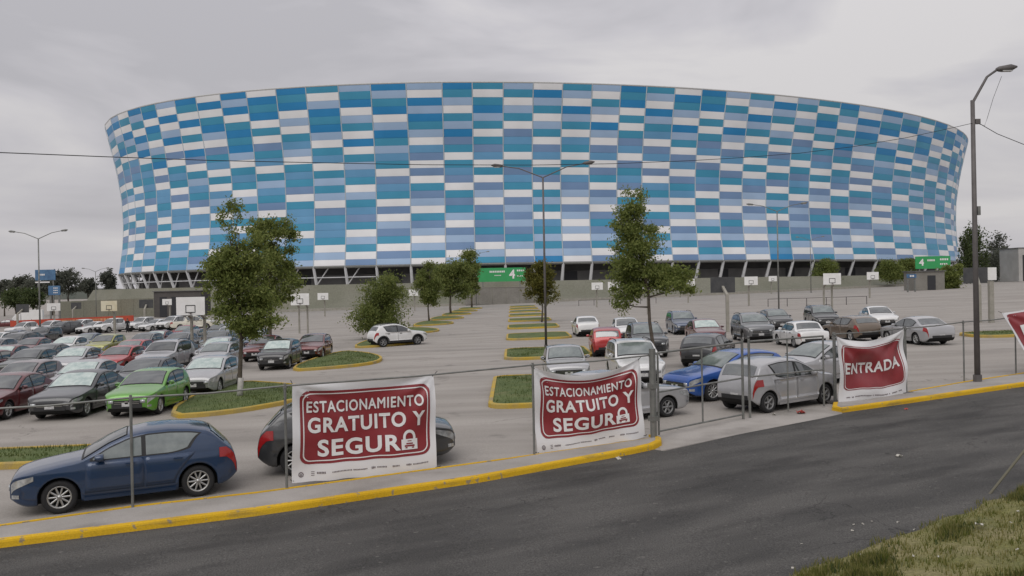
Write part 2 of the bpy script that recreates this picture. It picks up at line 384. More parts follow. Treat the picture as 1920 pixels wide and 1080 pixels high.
g1 = blades('grass', 60000, pick_bank, 0.03, 0.11, 0.008, M('blade')); tag(g1, 'olive and straw coloured grass on the bank', 'grass', kind='stuff')

def pick_tuft():
    cx, ct = tufts[random.randrange(0, len(tufts), 2)]; x = random.gauss(cx, 0.2); t_ = abs(random.gauss(ct, 0.15)); y = bank_edge(x) - t_; return x, y, bank_z(x, y), 1.0
g3 = blades('weeds', 6500, pick_tuft, 0.04, 0.10, 0.014, M('leaf_dark')); tag(g3, 'dark green weed clumps on the grass bank', 'weeds', kind='stuff')
# planted islands of the lot
ISL = []
def island(poly, old=True, front_only=False):
    ys_ = [p[1] for p in poly]; cx = sum(p[0] for p in poly) / len(poly); cy = sum(ys_) / len(poly)
    ar = sum(poly[i][0] * poly[(i + 1) % len(poly)][1] - poly[(i + 1) % len(poly)][0] * poly[i][1] for i in range(len(poly)))
    if ar < 0: poly = poly[::-1]
    n_ = len(poly); inner = []
    for i in range(n_):
        a, b, p = poly[(i - 1) % n_], poly[(i + 1) % n_], poly[i]
        t_ = Vector((b[0] - a[0], b[1] - a[1])).normalized(); inner.append((p[0] - t_.y * 0.14, p[1] + t_.x * 0.14))
    v = []; f = []
    for k, s in enumerate((1, 0.8, 0.5, 0.2)):
        for p in inner:
            x = cx + (p[0] - cx) * s; y = cy + (p[1] - cy) * s
            v.append((x, y, gz(x) + 0.13 + 0.10 * (1 - s * s) + (0.02 * math.sin(x * 3.1 + y * 2.3) if k else 0)))
    for k in range(3):
        for i in range(n_):
            j = (i + 1) % n_; f.append((k * n_ + i, k * n_ + j, (k + 1) * n_ + j, (k + 1) * n_ + i))
    f.append(tuple(3 * n_ + i for i in range(n_)))
    o = mesh('grass_island', v, f, M('lawn'), None, True); tag(o, kind='structure')
    sweep('kerb', poly, [(0, -0.02), (0.0, 0.13), (0.02, 0.16), (0.145, 0.16), (0.145, 0.10)], M('kerb_yellow_old'), o, close=True)
    ISL.append((poly, cx, cy)); return o
def rounded(x0, x1, y0, y1, r, n_=5):
    o = []
    for cx, cy, a in ((x1 - r, y0 + r, -90), (x1 - r, y1 - r, 0), (x0 + r, y1 - r, 90), (x0 + r, y0 + r, 180)):
        o += [(cx + r * math.cos(R(a + 90 * k / n_)), cy + r * math.sin(R(a + 90 * k / n_))) for k in range(n_ + 1)]
    return o
def smoothp(poly, it=2):
    for _ in range(it):
        o = []
        for i in range(len(poly)):
            a, b = poly[i], poly[(i + 1) % len(poly)]
            o += [(a[0] * .75 + b[0] * .25, a[1] * .75 + b[1] * .25), (a[0] * .25 + b[0] * .75, a[1] * .25 + b[1] * .75)]
        poly = o
    return poly
shB = smoothp([P2(522, 699), P2(620, 693), P2(705, 684), P2(722, 673), P2(690, 664), P2(634, 660)], 2)
shA = smoothp([P2(284, 788), P2(420, 780), P2(550, 757), P2(610, 742), P2(580, 727), P2(420, 716)], 2)
island(shA); island(shB)
for k in range(1, 8): island([(p[0] + 0.25 * k, p[1] + 16 * k) for p in shB])
island(rounded(-0.85, 3.6, 27.2, 36.2, 0.7))
for y0 in (44.8, 61.2, 77, 93, 109, 125, 141, 157): island(rounded(-0.5, 4.3, y0, y0 + 7.2, 1.1))
island(rounded(26.2, 33, 47.6, 51, 1.2)); island(rounded(-21, -9.2, 20.3, 22.6, 0.6))
lawn_src = [i for i in ISL if i[2] < 56]
def pick_lawn():
    poly, cx, cy = random.choice(lawn_src)
    a = random.choice(poly); b = random.choice(poly); s = random.random() ** 0.5; u = random.random()
    x = cx + ((a[0] * u + b[0] * (1 - u)) - cx) * s * 0.95; y = cy + ((a[1] * u + b[1] * (1 - u)) - cy) * s * 0.95
    return x, y, gz(x) + 0.14 + 0.08 * (1 - s * s), 1
g2 = blades('grass', 16000, pick_lawn, 0.03, 0.10, 0.012, M('blade_lawn')); tag(g2, 'short green grass growing on the lot islands', 'grass', kind='stuff')

# ---------------------------------------------------------------- the stadium
EC = Vector((25.556, 312.75)); EA, EB, EPH = 157.0, 98.5, 0.38822
ZT, ZB, ZP = 52.83, 9.76, 5.0
def ring(t_, o_=0.0):
    x, y = EA * math.cos(t_), EB * math.sin(t_); nx, ny = math.cos(t_) / EA, math.sin(t_) / EB; l = math.hypot(nx, ny)
    x += nx / l * o_; y += ny / l * o_; c, s = math.cos(EPH), math.sin(EPH)
    return Vector((EC.x + c * x - s * y, EC.y + s * x + c * y))
def prof(h):                                     # inward lean of the facade with height (0 foot of the cladding, 1 rim)
    ks = [(-0.15, -1.9), (0, -2.9), (0.15, -3.9), (0.3, -4.4), (0.5, -4.1), (0.7, -2.9), (0.85, -1.5), (1, 0), (1.05, .6)]
    for (a, b), (c, d) in zip(ks[:-1], ks[1:]):
        if h <= c: q = (h - a) / (c - a); return b + (d - b) * q
    return 0.6
def face_pt(t_, h, o_=0.0):
    p = ring(t_, prof(h) + o_); return Vector((p.x, p.y, ZB + (ZT - ZB) * h))
TP = [t_ * 2 * math.pi / 7200 for t_ in range(7200)]
RG = [ring(t_) for t_ in TP]
def front_t(px):                                 # rim parameter seen at a horizontal position of the photograph
    py = 240 - 85 * max(0, 1 - ((px - 800) / 850) ** 2); d = ray(px, py); k = d.x / d.y; best = None
    for i in range(7200):
        a = RG[i].x / RG[i].y - k; b = RG[(i + 1) % 7200].x / RG[(i + 1) % 7200].y - k
        if a * b <= 0 and abs(a) < 0.1:
            if best is None or RG[i].y < RG[best].y: best = i
    return TP[best]
COLS = [(239, 'BLTWBLBWTMTMTPWMMPTWMLTW'), (263, 'TBWBTWLTBWPWMMTMWTWMWTMT'), (291, 'LWBWLBWPWTMTWPWMMLTWMLTM'), (327, 'BTWBWTWBPWTLMTPWMMWLWTPL'),
        (367, 'WBWTBLWPTMWTWMLMWTLTMWML'), (412, 'BLBWTBTBLWTMTWLTLTWMTWML'), (461, 'WBTBWTWPTMWTLMTPWTMWLTWM'), (517, 'BTBWLWTMLWTMTPWTMMTWMTML'),
        (573, 'TWLBTBLWTMWTLTLWPTMMTWLW'), (634, 'LTBWLTWBWTLMTWLTMPTWLTWP'), (695, 'BLTBWLBTLMTWPMTWPWLPTWPL'), (761, 'LWBLBTLWMPWPWTPLWTPLWLTW'),
        (829, 'BTLWTLBPTWTMPWTPTLWPLPWL'), (885.5, 'TWTBLTWTPMWTWPLWPTPTPWLT'), (944, 'LTWLTWPMTWTPMTWPLPLPTLWP'), (1000.5, 'WBLTWLTWPMWTPWTLTWMTLTLB'),
        (1056, 'TLWBLTWMTWTWMPLWPLWLWPLW'), (1111, 'LWTLWBLWPMWPTWPLWPTPLTWP'), (1164.6, 'BTBWTWTPMWPTMPWTLPWTMLTW'), (1214, 'TLWBLTMWPMWPWMTLWTPWTLMW'),
        (1267, 'WBTLWBLTWPMWPTMWTLWPLTWP'), (1317, 'BTBWTWTPMWPTMPWTPWLTWPTL'), (1364, 'LWTLWBLWPMWPTWPLWPTPLTWP'), (1408, 'TLWBLTWMTWTWMPLWPLWLWPLW'),
        (1454, 'WBLTWLTWPMWTPWTLTWPTLTMB')]
CD = dict(COLS)
for px_, src in ((1497.5, 944), (1537, 885.5), (1578, 829), (1613.5, 761), (1657, 695), (1695, 634), (1727.5, 573), (1755, 517), (1777, 461), (1794.5, 412)):
    COLS.append((px_, CD[src]))
tb = [front_t(c[0]) for c in COLS] + [front_t(1806)]
for i in range(1, len(tb)):
    while tb[i] < tb[i - 1]: tb[i] += 2 * math.pi
pats = [c[1] for c in COLS]
# carry the columns on round the far side with the same bay width
def arc_len(t0, t1): return sum((ring(t0 + (t1 - t0) * (k + 1) / 8) - ring(t0 + (t1 - t0) * k / 8)).length for k in range(8))
pre_t, pre_p = [], []
for pat in ('WTWBLTWMPMTWMWMTWMWMMWTL', 'LBWLTBWTMPWTLWMWTPWLWTMW'):
    t0 = (pre_t[-1] if pre_t else tb[0]); d_ = 0.005
    while arc_len(t0 - d_, t0) < 6.6: d_ += 0.002
    pre_t.append(t0 - d_); pre_p.append(pat)
tb = pre_t[::-1] + tb; pats = pre_p[::-1] + pats
allp = list(CD.values()); n_front = len(pats)
while tb[-1] < tb[0] + 2 * math.pi - 0.05:
    d_ = 0.005
    while arc_len(tb[-1], tb[-1] + d_) < 7.2: d_ += 0.003
    nt_ = tb[-1] + d_
    if nt_ > tb[0] + 2 * math.pi - 0.03: nt_ = tb[0] + 2 * math.pi
    tb.append(nt_); pats.append(allp[(len(tb) * 7) % len(allp)])
tb[-1] = tb[0] + 2 * math.pi
hs = [0.8] + [1.0] * 22 + [0.8]; tot = sum(hs); acc = 0; hb = [1.0]
for h_ in hs: acc += h_; hb.append(1 - acc / tot)
stad = empty('stadium', (EC.x, EC.y, ZP)); tag(stad, 'huge oval football stadium clad in blue, teal and white cushion panels', 'stadium')
SO = Vector((EC.x, EC.y, ZP))
BUL = [0.0, .03, .01, .05, .02, .04, 0.015, .035, .005, .045, .025]      # neighbours sit a little proud of each other
def panel_geo(ci, ri):
    t0, t1 = tb[ci], tb[ci + 1]; h1, h0 = hb[ri], hb[ri + 1]; gt = 0.15 / max(1, arc_len(t0, t1)); gh = 0.012 / (ZT - ZB)
    v = []
    for i in range(4):
        u = gt + (1 - 2 * gt) * i / 3
        for j in range(3):
            s = j / 2; h_ = h0 + gh + (h1 - h0 - 2 * gh) * s
            bulge = 0.03 + 0.045 * (1 - (2 * u - 1) ** 2) * (1 - (2 * s - 1) ** 2) + BUL[(ci * 7 + ri * 3) % 11]
            # chord of the bay, cushion swelling outwards
            a = face_pt(t0, h_, bulge); b = face_pt(t1, h_, bulge); v.append(a.lerp(b, u) - SO)
    f = grid_faces(4, 3)
    rim0 = [0, 3, 6, 9, 10, 11, 8, 5, 2, 1]; k0 = len(v); v += [v[q] * 1.0 for q in rim0]; rim = list(range(k0, k0 + 10)); k = len(v)
    inw = (Vector((EC.x, EC.y, 0)) - Vector((v[4].x + SO.x, v[4].y + SO.y, 0))).normalized() * 0.35
    for q in rim: v.append(v[q] + inw)
    for i in range(len(rim)):
        j = (i + 1) % len(rim); f.append((rim[j], rim[i], k + i, k + j))
    return v, f
dist = []
for ci in range(len(pats)):
    for ri in range(24):
        v, f = panel_geo(ci, ri); c = sum(v, Vector()) / len(v) + SO
        # how large it shows
        vx = Vector((c.x, c.y, c.z - CAM_H)); nrm = (Vector((c.x, c.y)) - EC).normalized(); face_ = -(vx.x * nrm.x + vx.y * nrm.y) / vx.length
        dist.append((face_ * arc_len(tb[ci], tb[ci + 1]) * hs[ri] / vx.length_squared, ci, ri))
dist.sort(reverse=True); own = set((c, r_) for _, c, r_ in dist[:300])
rest = {k_: MB() for k_ in PAN}
for ci, pat in enumerate(pats):
    for ri in range(24):
        v, f = panel_geo(ci, ri); code = pat[ri]
        if (ci, ri) in own: mesh('panel', v, f, M('panel_' + code), stad, True)
        else: rest[code].add(v, f)
allr = MB(); keys = list(PAN)
for i, k_ in enumerate(keys): allr.add(rest[k_].v, rest[k_].f, i)
tag(allr.build('panel', [M('panel_' + k_) for k_ in keys], stad, True), kind='stuff')
# backing wall, mullions, edge beams, raking columns, wall of the stands behind
nb = len(tb) - 1
v = []
for ci in range(nb + 1):
    for k in range(13): v.append(face_pt(tb[ci], k / 12, -0.55) - SO)
mesh('backing_wall', v, grid_faces(nb + 1, 13), M('stand_grey'), stad)
for ci in range(nb):
    mb = MB(); mb.tube([face_pt(tb[ci], -0.005 + 1.01 * k / 12, 0.0) - SO for k in range(13)], 0.14, 6); mb.build('mullion', M('mullion'), stad)
for nm, h_, rr in (('rim_beam', 1.004, 0.22), ('foot_beam', -0.008, 0.34)):
    mb = MB(); mb.tube([face_pt(t_, h_, -0.1) - SO for t_ in tb], rr, 6); mb.build(nm, M('light_steel' if nm == 'rim_beam' else 'steel'), stad)
for ci in range(nb):
    a = face_pt(tb[ci], -0.005); b2 = ring(tb[ci], prof(0) - 1.8); foot = Vector((b2.x, b2.y, ZP + 0.01))
    mb = MB(); mb.tube([foot - SO, a - SO], [0.42, 0.34], 6); mb.build('column', M('white_column'), stad)
    if ci % 1 == 0 and (ci < 12 or ci > 40):
        c2 = ring(tb[ci] * 0.55 + tb[ci + 1] * 0.45, prof(0) - 1.0); mb = MB()
        mb.tube([foot - SO, Vector((c2.x, c2.y, ZB - 0.3)) - SO], 0.16, 5)
        b3 = ring(tb[ci + 1], prof(0) - 1.3); m_ = foot.lerp(a, .42); b4 = Vector((b3.x, b3.y, m_.z)); mb.tube([m_ - SO, b4 - SO], 0.13, 5)
        mb.build('brace', M('white_column'), stad)
v = []
for t_ in tb:
    for o_, z in ((-7.5, ZP), (-7.5, 7.6), (-9.0, 7.7), (-11, ZB + 1.5), (-4.6, ZB + 0.3)):
        p = ring(t_, o_); v.append(Vector((p.x, p.y, z)) - SO)
mesh('stand_wall', v, grid_faces(len(tb), 5), M('stand_grey'), stad)
for ci in range(0, nb):
    if ci % 3 == 0:
        a = ring(tb[ci] * .8 + tb[ci + 1] * .2, -7.42); b = ring(tb[ci] * .35 + tb[ci + 1] * .65, -7.42); mb = MB()
        mb.add([Vector((a.x, a.y, ZP)) - SO, Vector((b.x, b.y, ZP)) - SO, Vector((b.x, b.y, 7.5)) - SO, Vector((a.x, a.y, 7.5)) - SO], [(0, 1, 2, 3)])
        mb.build('entrance', M('void'), stad)
# plaza and the green slope down to the lot
tt = [k * 2 * math.pi / 160 for k in range(161)]
v = []
for t_ in tt:
    for o_ in (-8, 4.0): p = ring(t_, o_); v.append((p.x, p.y, ZP))
tag(mesh('plaza', v, grid_faces(161, 2), M('walk_concrete')), 'raised stadium plaza', kind='structure')
v = []
for t_ in tt:
    for o_, q in ((3.9, 1.02), (5.2, 0.72), (7, 0.3), (9.5, 0.06), (10.5, 0)):
        p = ring(t_, o_); b_ = gz(p.x); v.append((p.x, p.y, b_ + (ZP + 0.01 - b_) * q + 0.05 * math.sin(t_ * 60) * (q > .1 and q < 1)))
tag(mesh('slope', v, grid_faces(161, 5), M('berm_grass'), None, True), 'dull green slope below the stadium', kind='structure')
v = []
for t_ in tt:
    for o_, z in ((11.4, 0.0), (11.4, 0.55), (11.0, 0.57), (11.0, 0.0)): p = ring(t_, o_); v.append((p.x, p.y, gz(p.x) + z))
tag(mesh('low_wall', v, grid_faces(161, 4), M('post_concrete')), 'low concrete edge wall at the far end of the lot', 'wall')

# ---------------------------------------------------------------- cars
def interp(pts, x):
    if x <= pts[0][0]: return pts[0][1]
    for (a, b), (c, d) in zip(pts[:-1], pts[1:]):
        if x <= c: q = (x - a) / (c - a) if c > a else 0; return b + (d - b) * q
    return pts[-1][1]
class Car:
    """x runs from the nose (0) to the tail (L); car frame: +X = forward, origin on the ground below the middle"""
    def __init__(s, L, W, H, wb, fo, r, belt, top, roof_w=0.76, ws=(1.3, 2.1), rw=(3.5, 3.9), sides=((1.45, 2.35), (2.43, 3.3)), clear=0.2, nose=0.55, tail=0.6, clad=False, boxy=0.0, bed=None, rails=False, nose_w=0.74, tail_w=0.80):
        s.__dict__.update(locals())
        s.wx = (fo, fo + wb)
        # soften the silhouette
        xs_ = [L * i / 240 for i in range(241)]; z = [interp(top, x) for x in xs_]
        for _ in range(5): z = [z[0]] + [(z[i - 1] + 2 * z[i] + z[i + 1]) / 4 for i in range(1, 240)] + [z[-1]]
        s._z = z
    def zt(s, x):
        q = max(0, min(239.999, x / s.L * 240)); i = int(q); return s._z[i] + (s._z[i + 1] - s._z[i]) * (q - i)
    def wp(s, x):
        w_ = s.W / 2; df = max(0, 1 - x / s.nose); dt = max(0, 1 - (s.L - x) / s.tail)
        return w_ * (1 - (1 - s.nose_w) * df ** 2.6) * (1 - (1 - s.tail_w) * dt ** 2.6)
    def tum(s, z):
        b = s.belt
        if z < 0.55: return 1 - 0.07 * ((0.55 - z) / 0.4) ** 2 - 0.012 * max(0, 1 - abs(z - 0.43) / 0.1)
        if z < b:
            q = (z - 0.55) / (b - 0.55); return 1 - 0.035 * q * q + 0.014 * max(0, 1 - abs(q - 0.6) / 0.3)
        return 0.965 - (0.965 - s.roof_w) * min(1, (z - b) / (s.H - b)) ** 1.15
    def drop(s, x): return 0.055
    def ze(s, x): return s.zt(x) - s.drop(x)
    def sy(s, x, z): return s.wp(x) * s.tum(z)
    def tz(s, x, q): return s.zt(x) - s.drop(x) * abs(q) ** 5 + 0.015 * (1 - q * q)
    def zb(s, x):
        z = s.clear + 0.16 * max(0, 1 - x / 0.35) ** 2 + 0.2 * max(0, 1 - (s.L - x) / 0.4) ** 2
        Ra = s.r + 0.055
        for c in s.wx:
            d = abs(x - c)
            if d < Ra: z = max(z, s.r + math.sqrt(Ra * Ra - d * d))
        return z
    def P(s, x, y, z): return (s.L / 2 - x, y, z)
    def body(s):
        L = s.L; st = [0, 0.012, 0.03, 0.06, 0.1, 0.15, 0.22, 0.3, 0.4] + [0.5 + (L - 1.0) * i / 44 for i in range(45)] + [L - 0.4, L - 0.3, L - 0.22, L - 0.15, L - 0.1, L - 0.06, L - 0.03, L - 0.012, L]
        Ra = s.r + 0.055
        for c in s.wx: st += [c - Ra - 0.001, c - Ra + 0.004] + [c + Ra * math.sin(R(a)) for a in (-75, -60, -45, -30, -15, 0, 15, 30, 45, 60, 75)] + [c + Ra - 0.004, c + Ra + 0.001]
        st = sorted(st); q = [st[0]]
        for x in st[1:]:
            if x - q[-1] > 0.0035: q.append(x)
        st = q; v = []; qs = [1, 0.97, 0.92, 0.84, 0.7, 0.45, 0.2, 0, -0.2, -0.45, -0.7, -0.84, -0.92, -0.97, -1]
        low = [0, 0.07, 0.18, 0.28, 0.36, 0.48, 0.6, 0.7, 0.78, 0.86, 0.93, 1.0]; up = [0.15, 0.4, 0.7, 1.0]
        for x in st:
            zb_, ze = s.zb(x), s.ze(x); zm = min(s.belt, ze - 0.01); zb_ = min(zb_, zm - 0.02)
            side = [zb_ + (zm - zb_) * k for k in low] + [zm + (ze - zm) * k for k in up]
            half = [(s.sy(x, z), z) for z in side]
            if True: half[0] = (half[0][0] - 0.02, half[0][1])
            rowp = [(half[0][0] * 0.0, half[0][1])] + half
            yt = half[-1][0]
            sec = [(y, z) for y, z in half] + [(yt * k, s.tz(x, k)) for k in qs[1:-1]] + [(-y, z) for y, z in half[::-1]]
            v += [s.P(x, y, z) for y, z in sec]
        n_ = len(sec); f = []; mi = []
        for i in range(len(st) - 1):
            for j in range(n_ - 1): f.append((i * n_ + j, i * n_ + j + 1, (i + 1) * n_ + j + 1, (i + 1) * n_ + j)); mi.append(0)
            f.append((i * n_, (i + 1) * n_, (i + 1) * n_ + n_ - 1, i * n_ + n_ - 1)); mi.append(1)
        f.append(tuple(range(n_ - 1, -1, -1))); mi.append(0); f.append(tuple((len(st) - 1) * n_ + j for j in range(n_))); mi.append(0)
        return v, f, mi
    # patches that follow the skin
    def side_patch(s, x0, x1, lo, hi, sg, o_, nu=12, nv=4):
        v = []
        for i in range(nu):
            u = i / (nu - 1); x = x0(0) + (x1(0) - x0(0)) * u if False else None
            for j in range(nv):
                t_ = j / (nv - 1)
                xa, xb = x0(t_), x1(t_); x = xa + (xb - xa) * u
                a, b = lo(x), hi(x); b = max(b, a + 0.004); z = a + (b - a) * t_
                v.append(s.P(x, sg * (s.sy(x, z) + o_), z))
        return v, grid_faces(nu, nv, sg > 0)
    def top_patch(s, x0, x1, ql, o_, nu=8, nv=9):
        v = []
        for i in range(nu):
            x = x0 + (x1 - x0) * i / (nu - 1); ye = s.sy(x, s.ze(x))
            dz = (s.zt(x + 0.03) - s.zt(x - 0.03)) / 0.06; l = math.hypot(1, dz)
            for j in range(nv):
                q = -ql + 2 * ql * j / (nv - 1)
                v.append(s.P(x - dz / l * o_, q * ye, s.tz(x, q) + o_ / l))
        return v, grid_faces(nu, nv)
def lathe(prof_, n_=20):
    v = []
    for x, rr in prof_:
        for k in range(n_): a = 2 * math.pi * k / n_; v.append((rr * math.cos(a), x, rr * math.sin(a)))
    f = []
    for i in range(len(prof_) - 1):
        for k in range(n_): f.append((i * n_ + k, i * n_ + (k + 1) % n_, (i + 1) * n_ + (k + 1) % n_, (i + 1) * n_ + k))
    return v, f
def mk_mesh(name, v, f, mats, smooth=True, mi=None):
    me = bpy.data.meshes.new(name); me.from_pydata([tuple(p) for p in v], [], f); me.update()
    for m_ in mats: me.materials.append(m_)
    if mi: me.polygons.foreach_set('material_index', mi)
    if smooth: me.polygons.foreach_set('use_smooth', [True] * len(me.polygons))
    return me
WHEELS = {}
def wheel_meshes(r, spokes, dull):
    key = (r, spokes, dull)
    if key in WHEELS: return WHEELS[key]
    wd = 0.2; k = r * 0.66
    v, f = lathe([(-wd / 2 + .02, k), (-wd / 2, r * 0.80), (-wd / 2 + 0.012, r * 0.93), (-wd / 2 + 0.04, r), (wd / 2 - 0.04, r), (wd / 2 - 0.012, r * 0.93), (wd / 2, r * 0.80), (wd / 2 - .02, k)], 24)
    tyre = mk_mesh('tyre', v, f, [M('rubber')])
    mb = MB(); v, f = lathe([(0.085, k * 1.02), (0.09, k * 0.96), (0.07, k * 0.88), (-0.02, k * 0.86)], 24); mb.add(v, f, 0)
    v, f = lathe([(-0.015, k * 0.9), (-0.02, 0.002)], 20); mb.add(v, f, 1)
    v, f = lathe([(0.03, k * 0.24), (0.075, k * 0.2), (0.08, 0.002)], 12); mb.add(v, f, 0)
    for q in range(spokes):
        a = 2 * math.pi * q / spokes; c, s_ = math.cos(a), math.sin(a); wq = k * (0.13 if spokes < 8 else 0.075)
        pts = []
        for rr, y, ww in ((k * 0.15, 0.07, wq * 1.1), (k * 0.92, 0.072, wq)):
            for sgn in (-1, 1):
                for yy in (y, y - 0.05): pts.append((rr * c - sgn * ww * s_, yy, rr * s_ + sgn * ww * c))
        mb.add(pts, [(0, 2, 6, 4), (0, 4, 5, 1), (2, 3, 7, 6)], 0)
    rim = mk_mesh('rim', mb.v, mb.f, [M('alloy_dull' if dull else 'alloy'), M('underside')], True, mb.mi)
    WHEELS[key] = (tyre, rim); return WHEELS[key]
PAINTED = ('body', 'door', 'mirror', 'handle')
def build_car(nm, c, spokes=5, dull=False, plate_f=True, dark_glass=False, black_handle=False):
    """a prototype: Empty with parts; painted parts take their colour from the object's own slot"""
    root = empty(nm); G = M('glass_dark' if dark_glass else 'glass')
    def part(n_, v, f, mats, parent=root, mi=None, smooth=True):
        me = mk_mesh(n_, v, f, mats, smooth, mi); o = bpy.data.objects.new(n_, me); COL.objects.link(o); o.parent = parent
        if mats and mats[0] is PAINT['white']: o['painted'] = 1
        return o
    PW = PAINT['white']; BP = M('black_plastic')
    v, f, mi = c.body(); part('body', v, f, [PW, M('underside')], mi=mi)
    cst = lambda k: (lambda *_: k)
    mb = MB(); mb.box(c.P(c.L / 2, 0, 0.45), (c.L - 0.5, c.W - 0.56, 0.52)); part('underbody', mb.v, mb.f, [M('underside')], smooth=False)
    # glazing
    for sg in (-1, 1):
        bl = c.belt + 0.025; x0, x1 = c.sides[0][0] - 0.05, c.sides[-1][1] + 0.05
        v, f = c.side_patch(cst(x0), (lambda t_: x1 - 0.1 + 0.23 * t_), (lambda x: bl - 0.02 + 0.10 * max(0, (x - x1 + 0.55) / 0.55) ** 2), lambda x: c.ze(x) - 0.035, sg, 0.006, 30, 5); part('window_trim', v, f, [BP])
        for a, b in c.sides:
            kick = 0.11 if (a, b) == c.sides[-1] else 0.0
            v, f = c.side_patch(cst(a), (lambda t_, b=b, k_=kick: b - 0.9 * k_ + 2.0 * k_ * t_), (lambda x, b=b, k_=kick: bl + k_ * max(0, (x - b + 0.5) / 0.5) ** 2), lambda x: c.ze(x) - 0.06, sg, 0.013, 16, 5); part('side_window', v, f, [G])
    v, f = c.top_patch(c.ws[0] - 0.02, c.ws[1] + 0.02, 0.9, 0.006); part('windscreen_trim', v, f, [BP])
    v, f = c.top_patch(c.ws[0] + 0.03, c.ws[1], 0.865, 0.013); part('windscreen', v, f, [G])
    v, f = c.top_patch(c.rw[0], c.rw[1], 0.84, 0.011); part('rear_window', v, f, [G])
    # doors with handles
    Ra = c.r + 0.1; xf, xr = c.wx
    bx_ = (c.sides[0][1] + (c.sides[1][0] if len(c.sides) > 1 else c.sides[0][1] + 0.1)) / 2
    for sg in (-1, 1):
        ds = [(lambda t_: c.sides[0][0] - 0.16 + 0.04 * t_, cst(bx_ - 0.008))]
        if len(c.sides) > 1: ds.append((cst(bx_ + 0.008), lambda t_: min(xr - Ra - 0.02 + 0.42 * t_ ** 1.5, c.sides[1][1] + 0.05)))
        for k, (a, b) in enumerate(ds):
            v, f = c.side_patch(a, b, cst(c.clear + 0.14), cst(c.belt - 0.012), sg, 0.005, 10, 7)
            nb_ = len(v); vv = list(v); ed = [i * 7 for i in range(10)] + [9 * 7 + j for j in range(1, 7)] + [i * 7 + 6 for i in range(8, -1, -1)] + [j for j in range(5, 0, -1)]
            for q in ed: vv.append((v[q][0], v[q][1] - sg * 0.012, v[q][2]))
            ff = list(f) + [(ed[i], ed[(i + 1) % len(ed)], nb_ + (i + 1) % len(ed), nb_ + i) for i in range(len(ed))]
            d_ = part('door', vv, ff, [PW])
            hx = b(1) - 0.24 if k == 0 else b(0.75) - 0.2; hz = c.belt - 0.1; mb = MB()
            mb.box(c.P(hx, sg * (c.sy(hx, hz) + 0.022), hz), (0.17, 0.03, 0.032)); part('handle', mb.v, mb.f, [BP if black_handle else PW], d_, smooth=False)
        v, f = c.side_patch(cst(xf + Ra), cst(xr - Ra), cst(c.clear + 0.0), cst(c.clear + (0.16 if c.clad else 0.075)), sg, 0.014, 8, 3); part('sill', v, f, [BP if c.clad else PW])
        # mirrors
        mxx = c.sides[0][0] + 0.14; mz = c.belt + 0.07; my = sg * (c.sy(mxx, c.belt) + 0.11); mb = MB()
        vs_ = []
        for a, sc in ((-0.10, 0.55), (-0.05, 0.95), (0.04, 1), (0.055, 0.9)):
            for k in range(8):
                t_ = k * math.pi / 4; vs_.append(c.P(mxx + a, my + sg * 0.105 * sc * math.cos(t_), mz + 0.075 * sc * math.sin(t_)))
        fs_ = [(i * 8 + k, i * 8 + (k + 1) % 8, (i + 1) * 8 + (k + 1) % 8, (i + 1) * 8 + k) for i in range(3) for k in range(8)] + [tuple(range(8)), tuple(range(24, 32))]
        mo = part('mirror', vs_, fs_, [PW])
        mb.box(c.P(mxx, my - sg * 0.1, mz - 0.05), (0.06, 0.1, 0.035)); part('mirror_arm', mb.v, mb.f, [BP], mo, smooth=False)
        # lamps
        hl = lambda x: c.ze(x) - 0.045
        v, f = c.side_patch(cst(0.025), cst(min(0.52, c.fo - c.r - 0.1)), lambda x: hl(x) - 0.17 + 0.10 * (x / 0.5), hl, sg, 0.008, 10, 4)
        hm = MB(); hm.add(v, f); yn_ = c.wp(0); zc_ = c.ze(0.03) - 0.11; hm.box(c.P(-0.002, sg * yn_ * 0.83, zc_), (0.03, yn_ * 0.27, 0.10)); part('headlight', hm.v, hm.f, [M('lamp_clear')])
        tz_ = c.belt + 0.02 if c.bed is None else c.belt - 0.05
        v, f = c.side_patch(cst(c.L - 0.34), cst(c.L - 0.012), lambda x: min(tz_, c.ze(x) - 0.03) - 0.21 + 0.06 * (c.L - x), lambda x: min(tz_, c.ze(x) - 0.03), sg, 0.009, 8, 4); part('tail_light', v, f, [M('lamp_red')])
        v, f = c.side_patch(cst(0.03), cst(0.16), cst(0.36), cst(0.43), sg, 0.008, 5, 3); part('fog_light', v, f, [M('lamp_clear')])
        if c.clad:
            for cx in c.wx:
                vs_ = []
                for k in range(19):
                    a = R(-8 + 196 * k / 18)
                    for rr in (c.r + 0.05, c.r + 0.13):
                        x = cx - rr * math.cos(a); z = c.r + rr * math.sin(a); vs_.append(c.P(x, sg * (c.sy(x, z) + 0.016), z))
                part('wheel_arch', vs_, grid_faces(19, 2), [BP])
        if c.rails:
            mb = MB(); mb.tube([c.P(x, sg * c.sy(x, c.ze(x)) * 0.93, c.zt(x) + 0.045) for x in (c.ws[1] + 0.15, c.ws[1] + 0.6, c.rw[0] - 0.5, c.rw[0] - 0.1)], 0.018, 6); part('roof_rail', mb.v, mb.f, [BP])
    # nose and tail
    yn = c.wp(0); yt = c.wp(c.L); mb = MB()
    zn = c.zt(0) - 0.09
    mb.box(c.P(-0.004, 0, zn - 0.04), (0.03, yn * 1.4, 0.15)); part('grille', mb.v, mb.f, [BP], smooth=False)
    mb = MB(); mb.box(c.P(-0.012, 0, zn - 0.02), (0.03, yn * 1.3, 0.014)); mb.box(c.P(-0.012, 0, zn - 0.075), (0.03, yn * 1.3, 0.012)); mb.box(c.P(-0.015, 0, zn - 0.04), (0.03, 0.11, 0.09)); part('grille_bar', mb.v, mb.f, [M('chrome')], smooth=False)
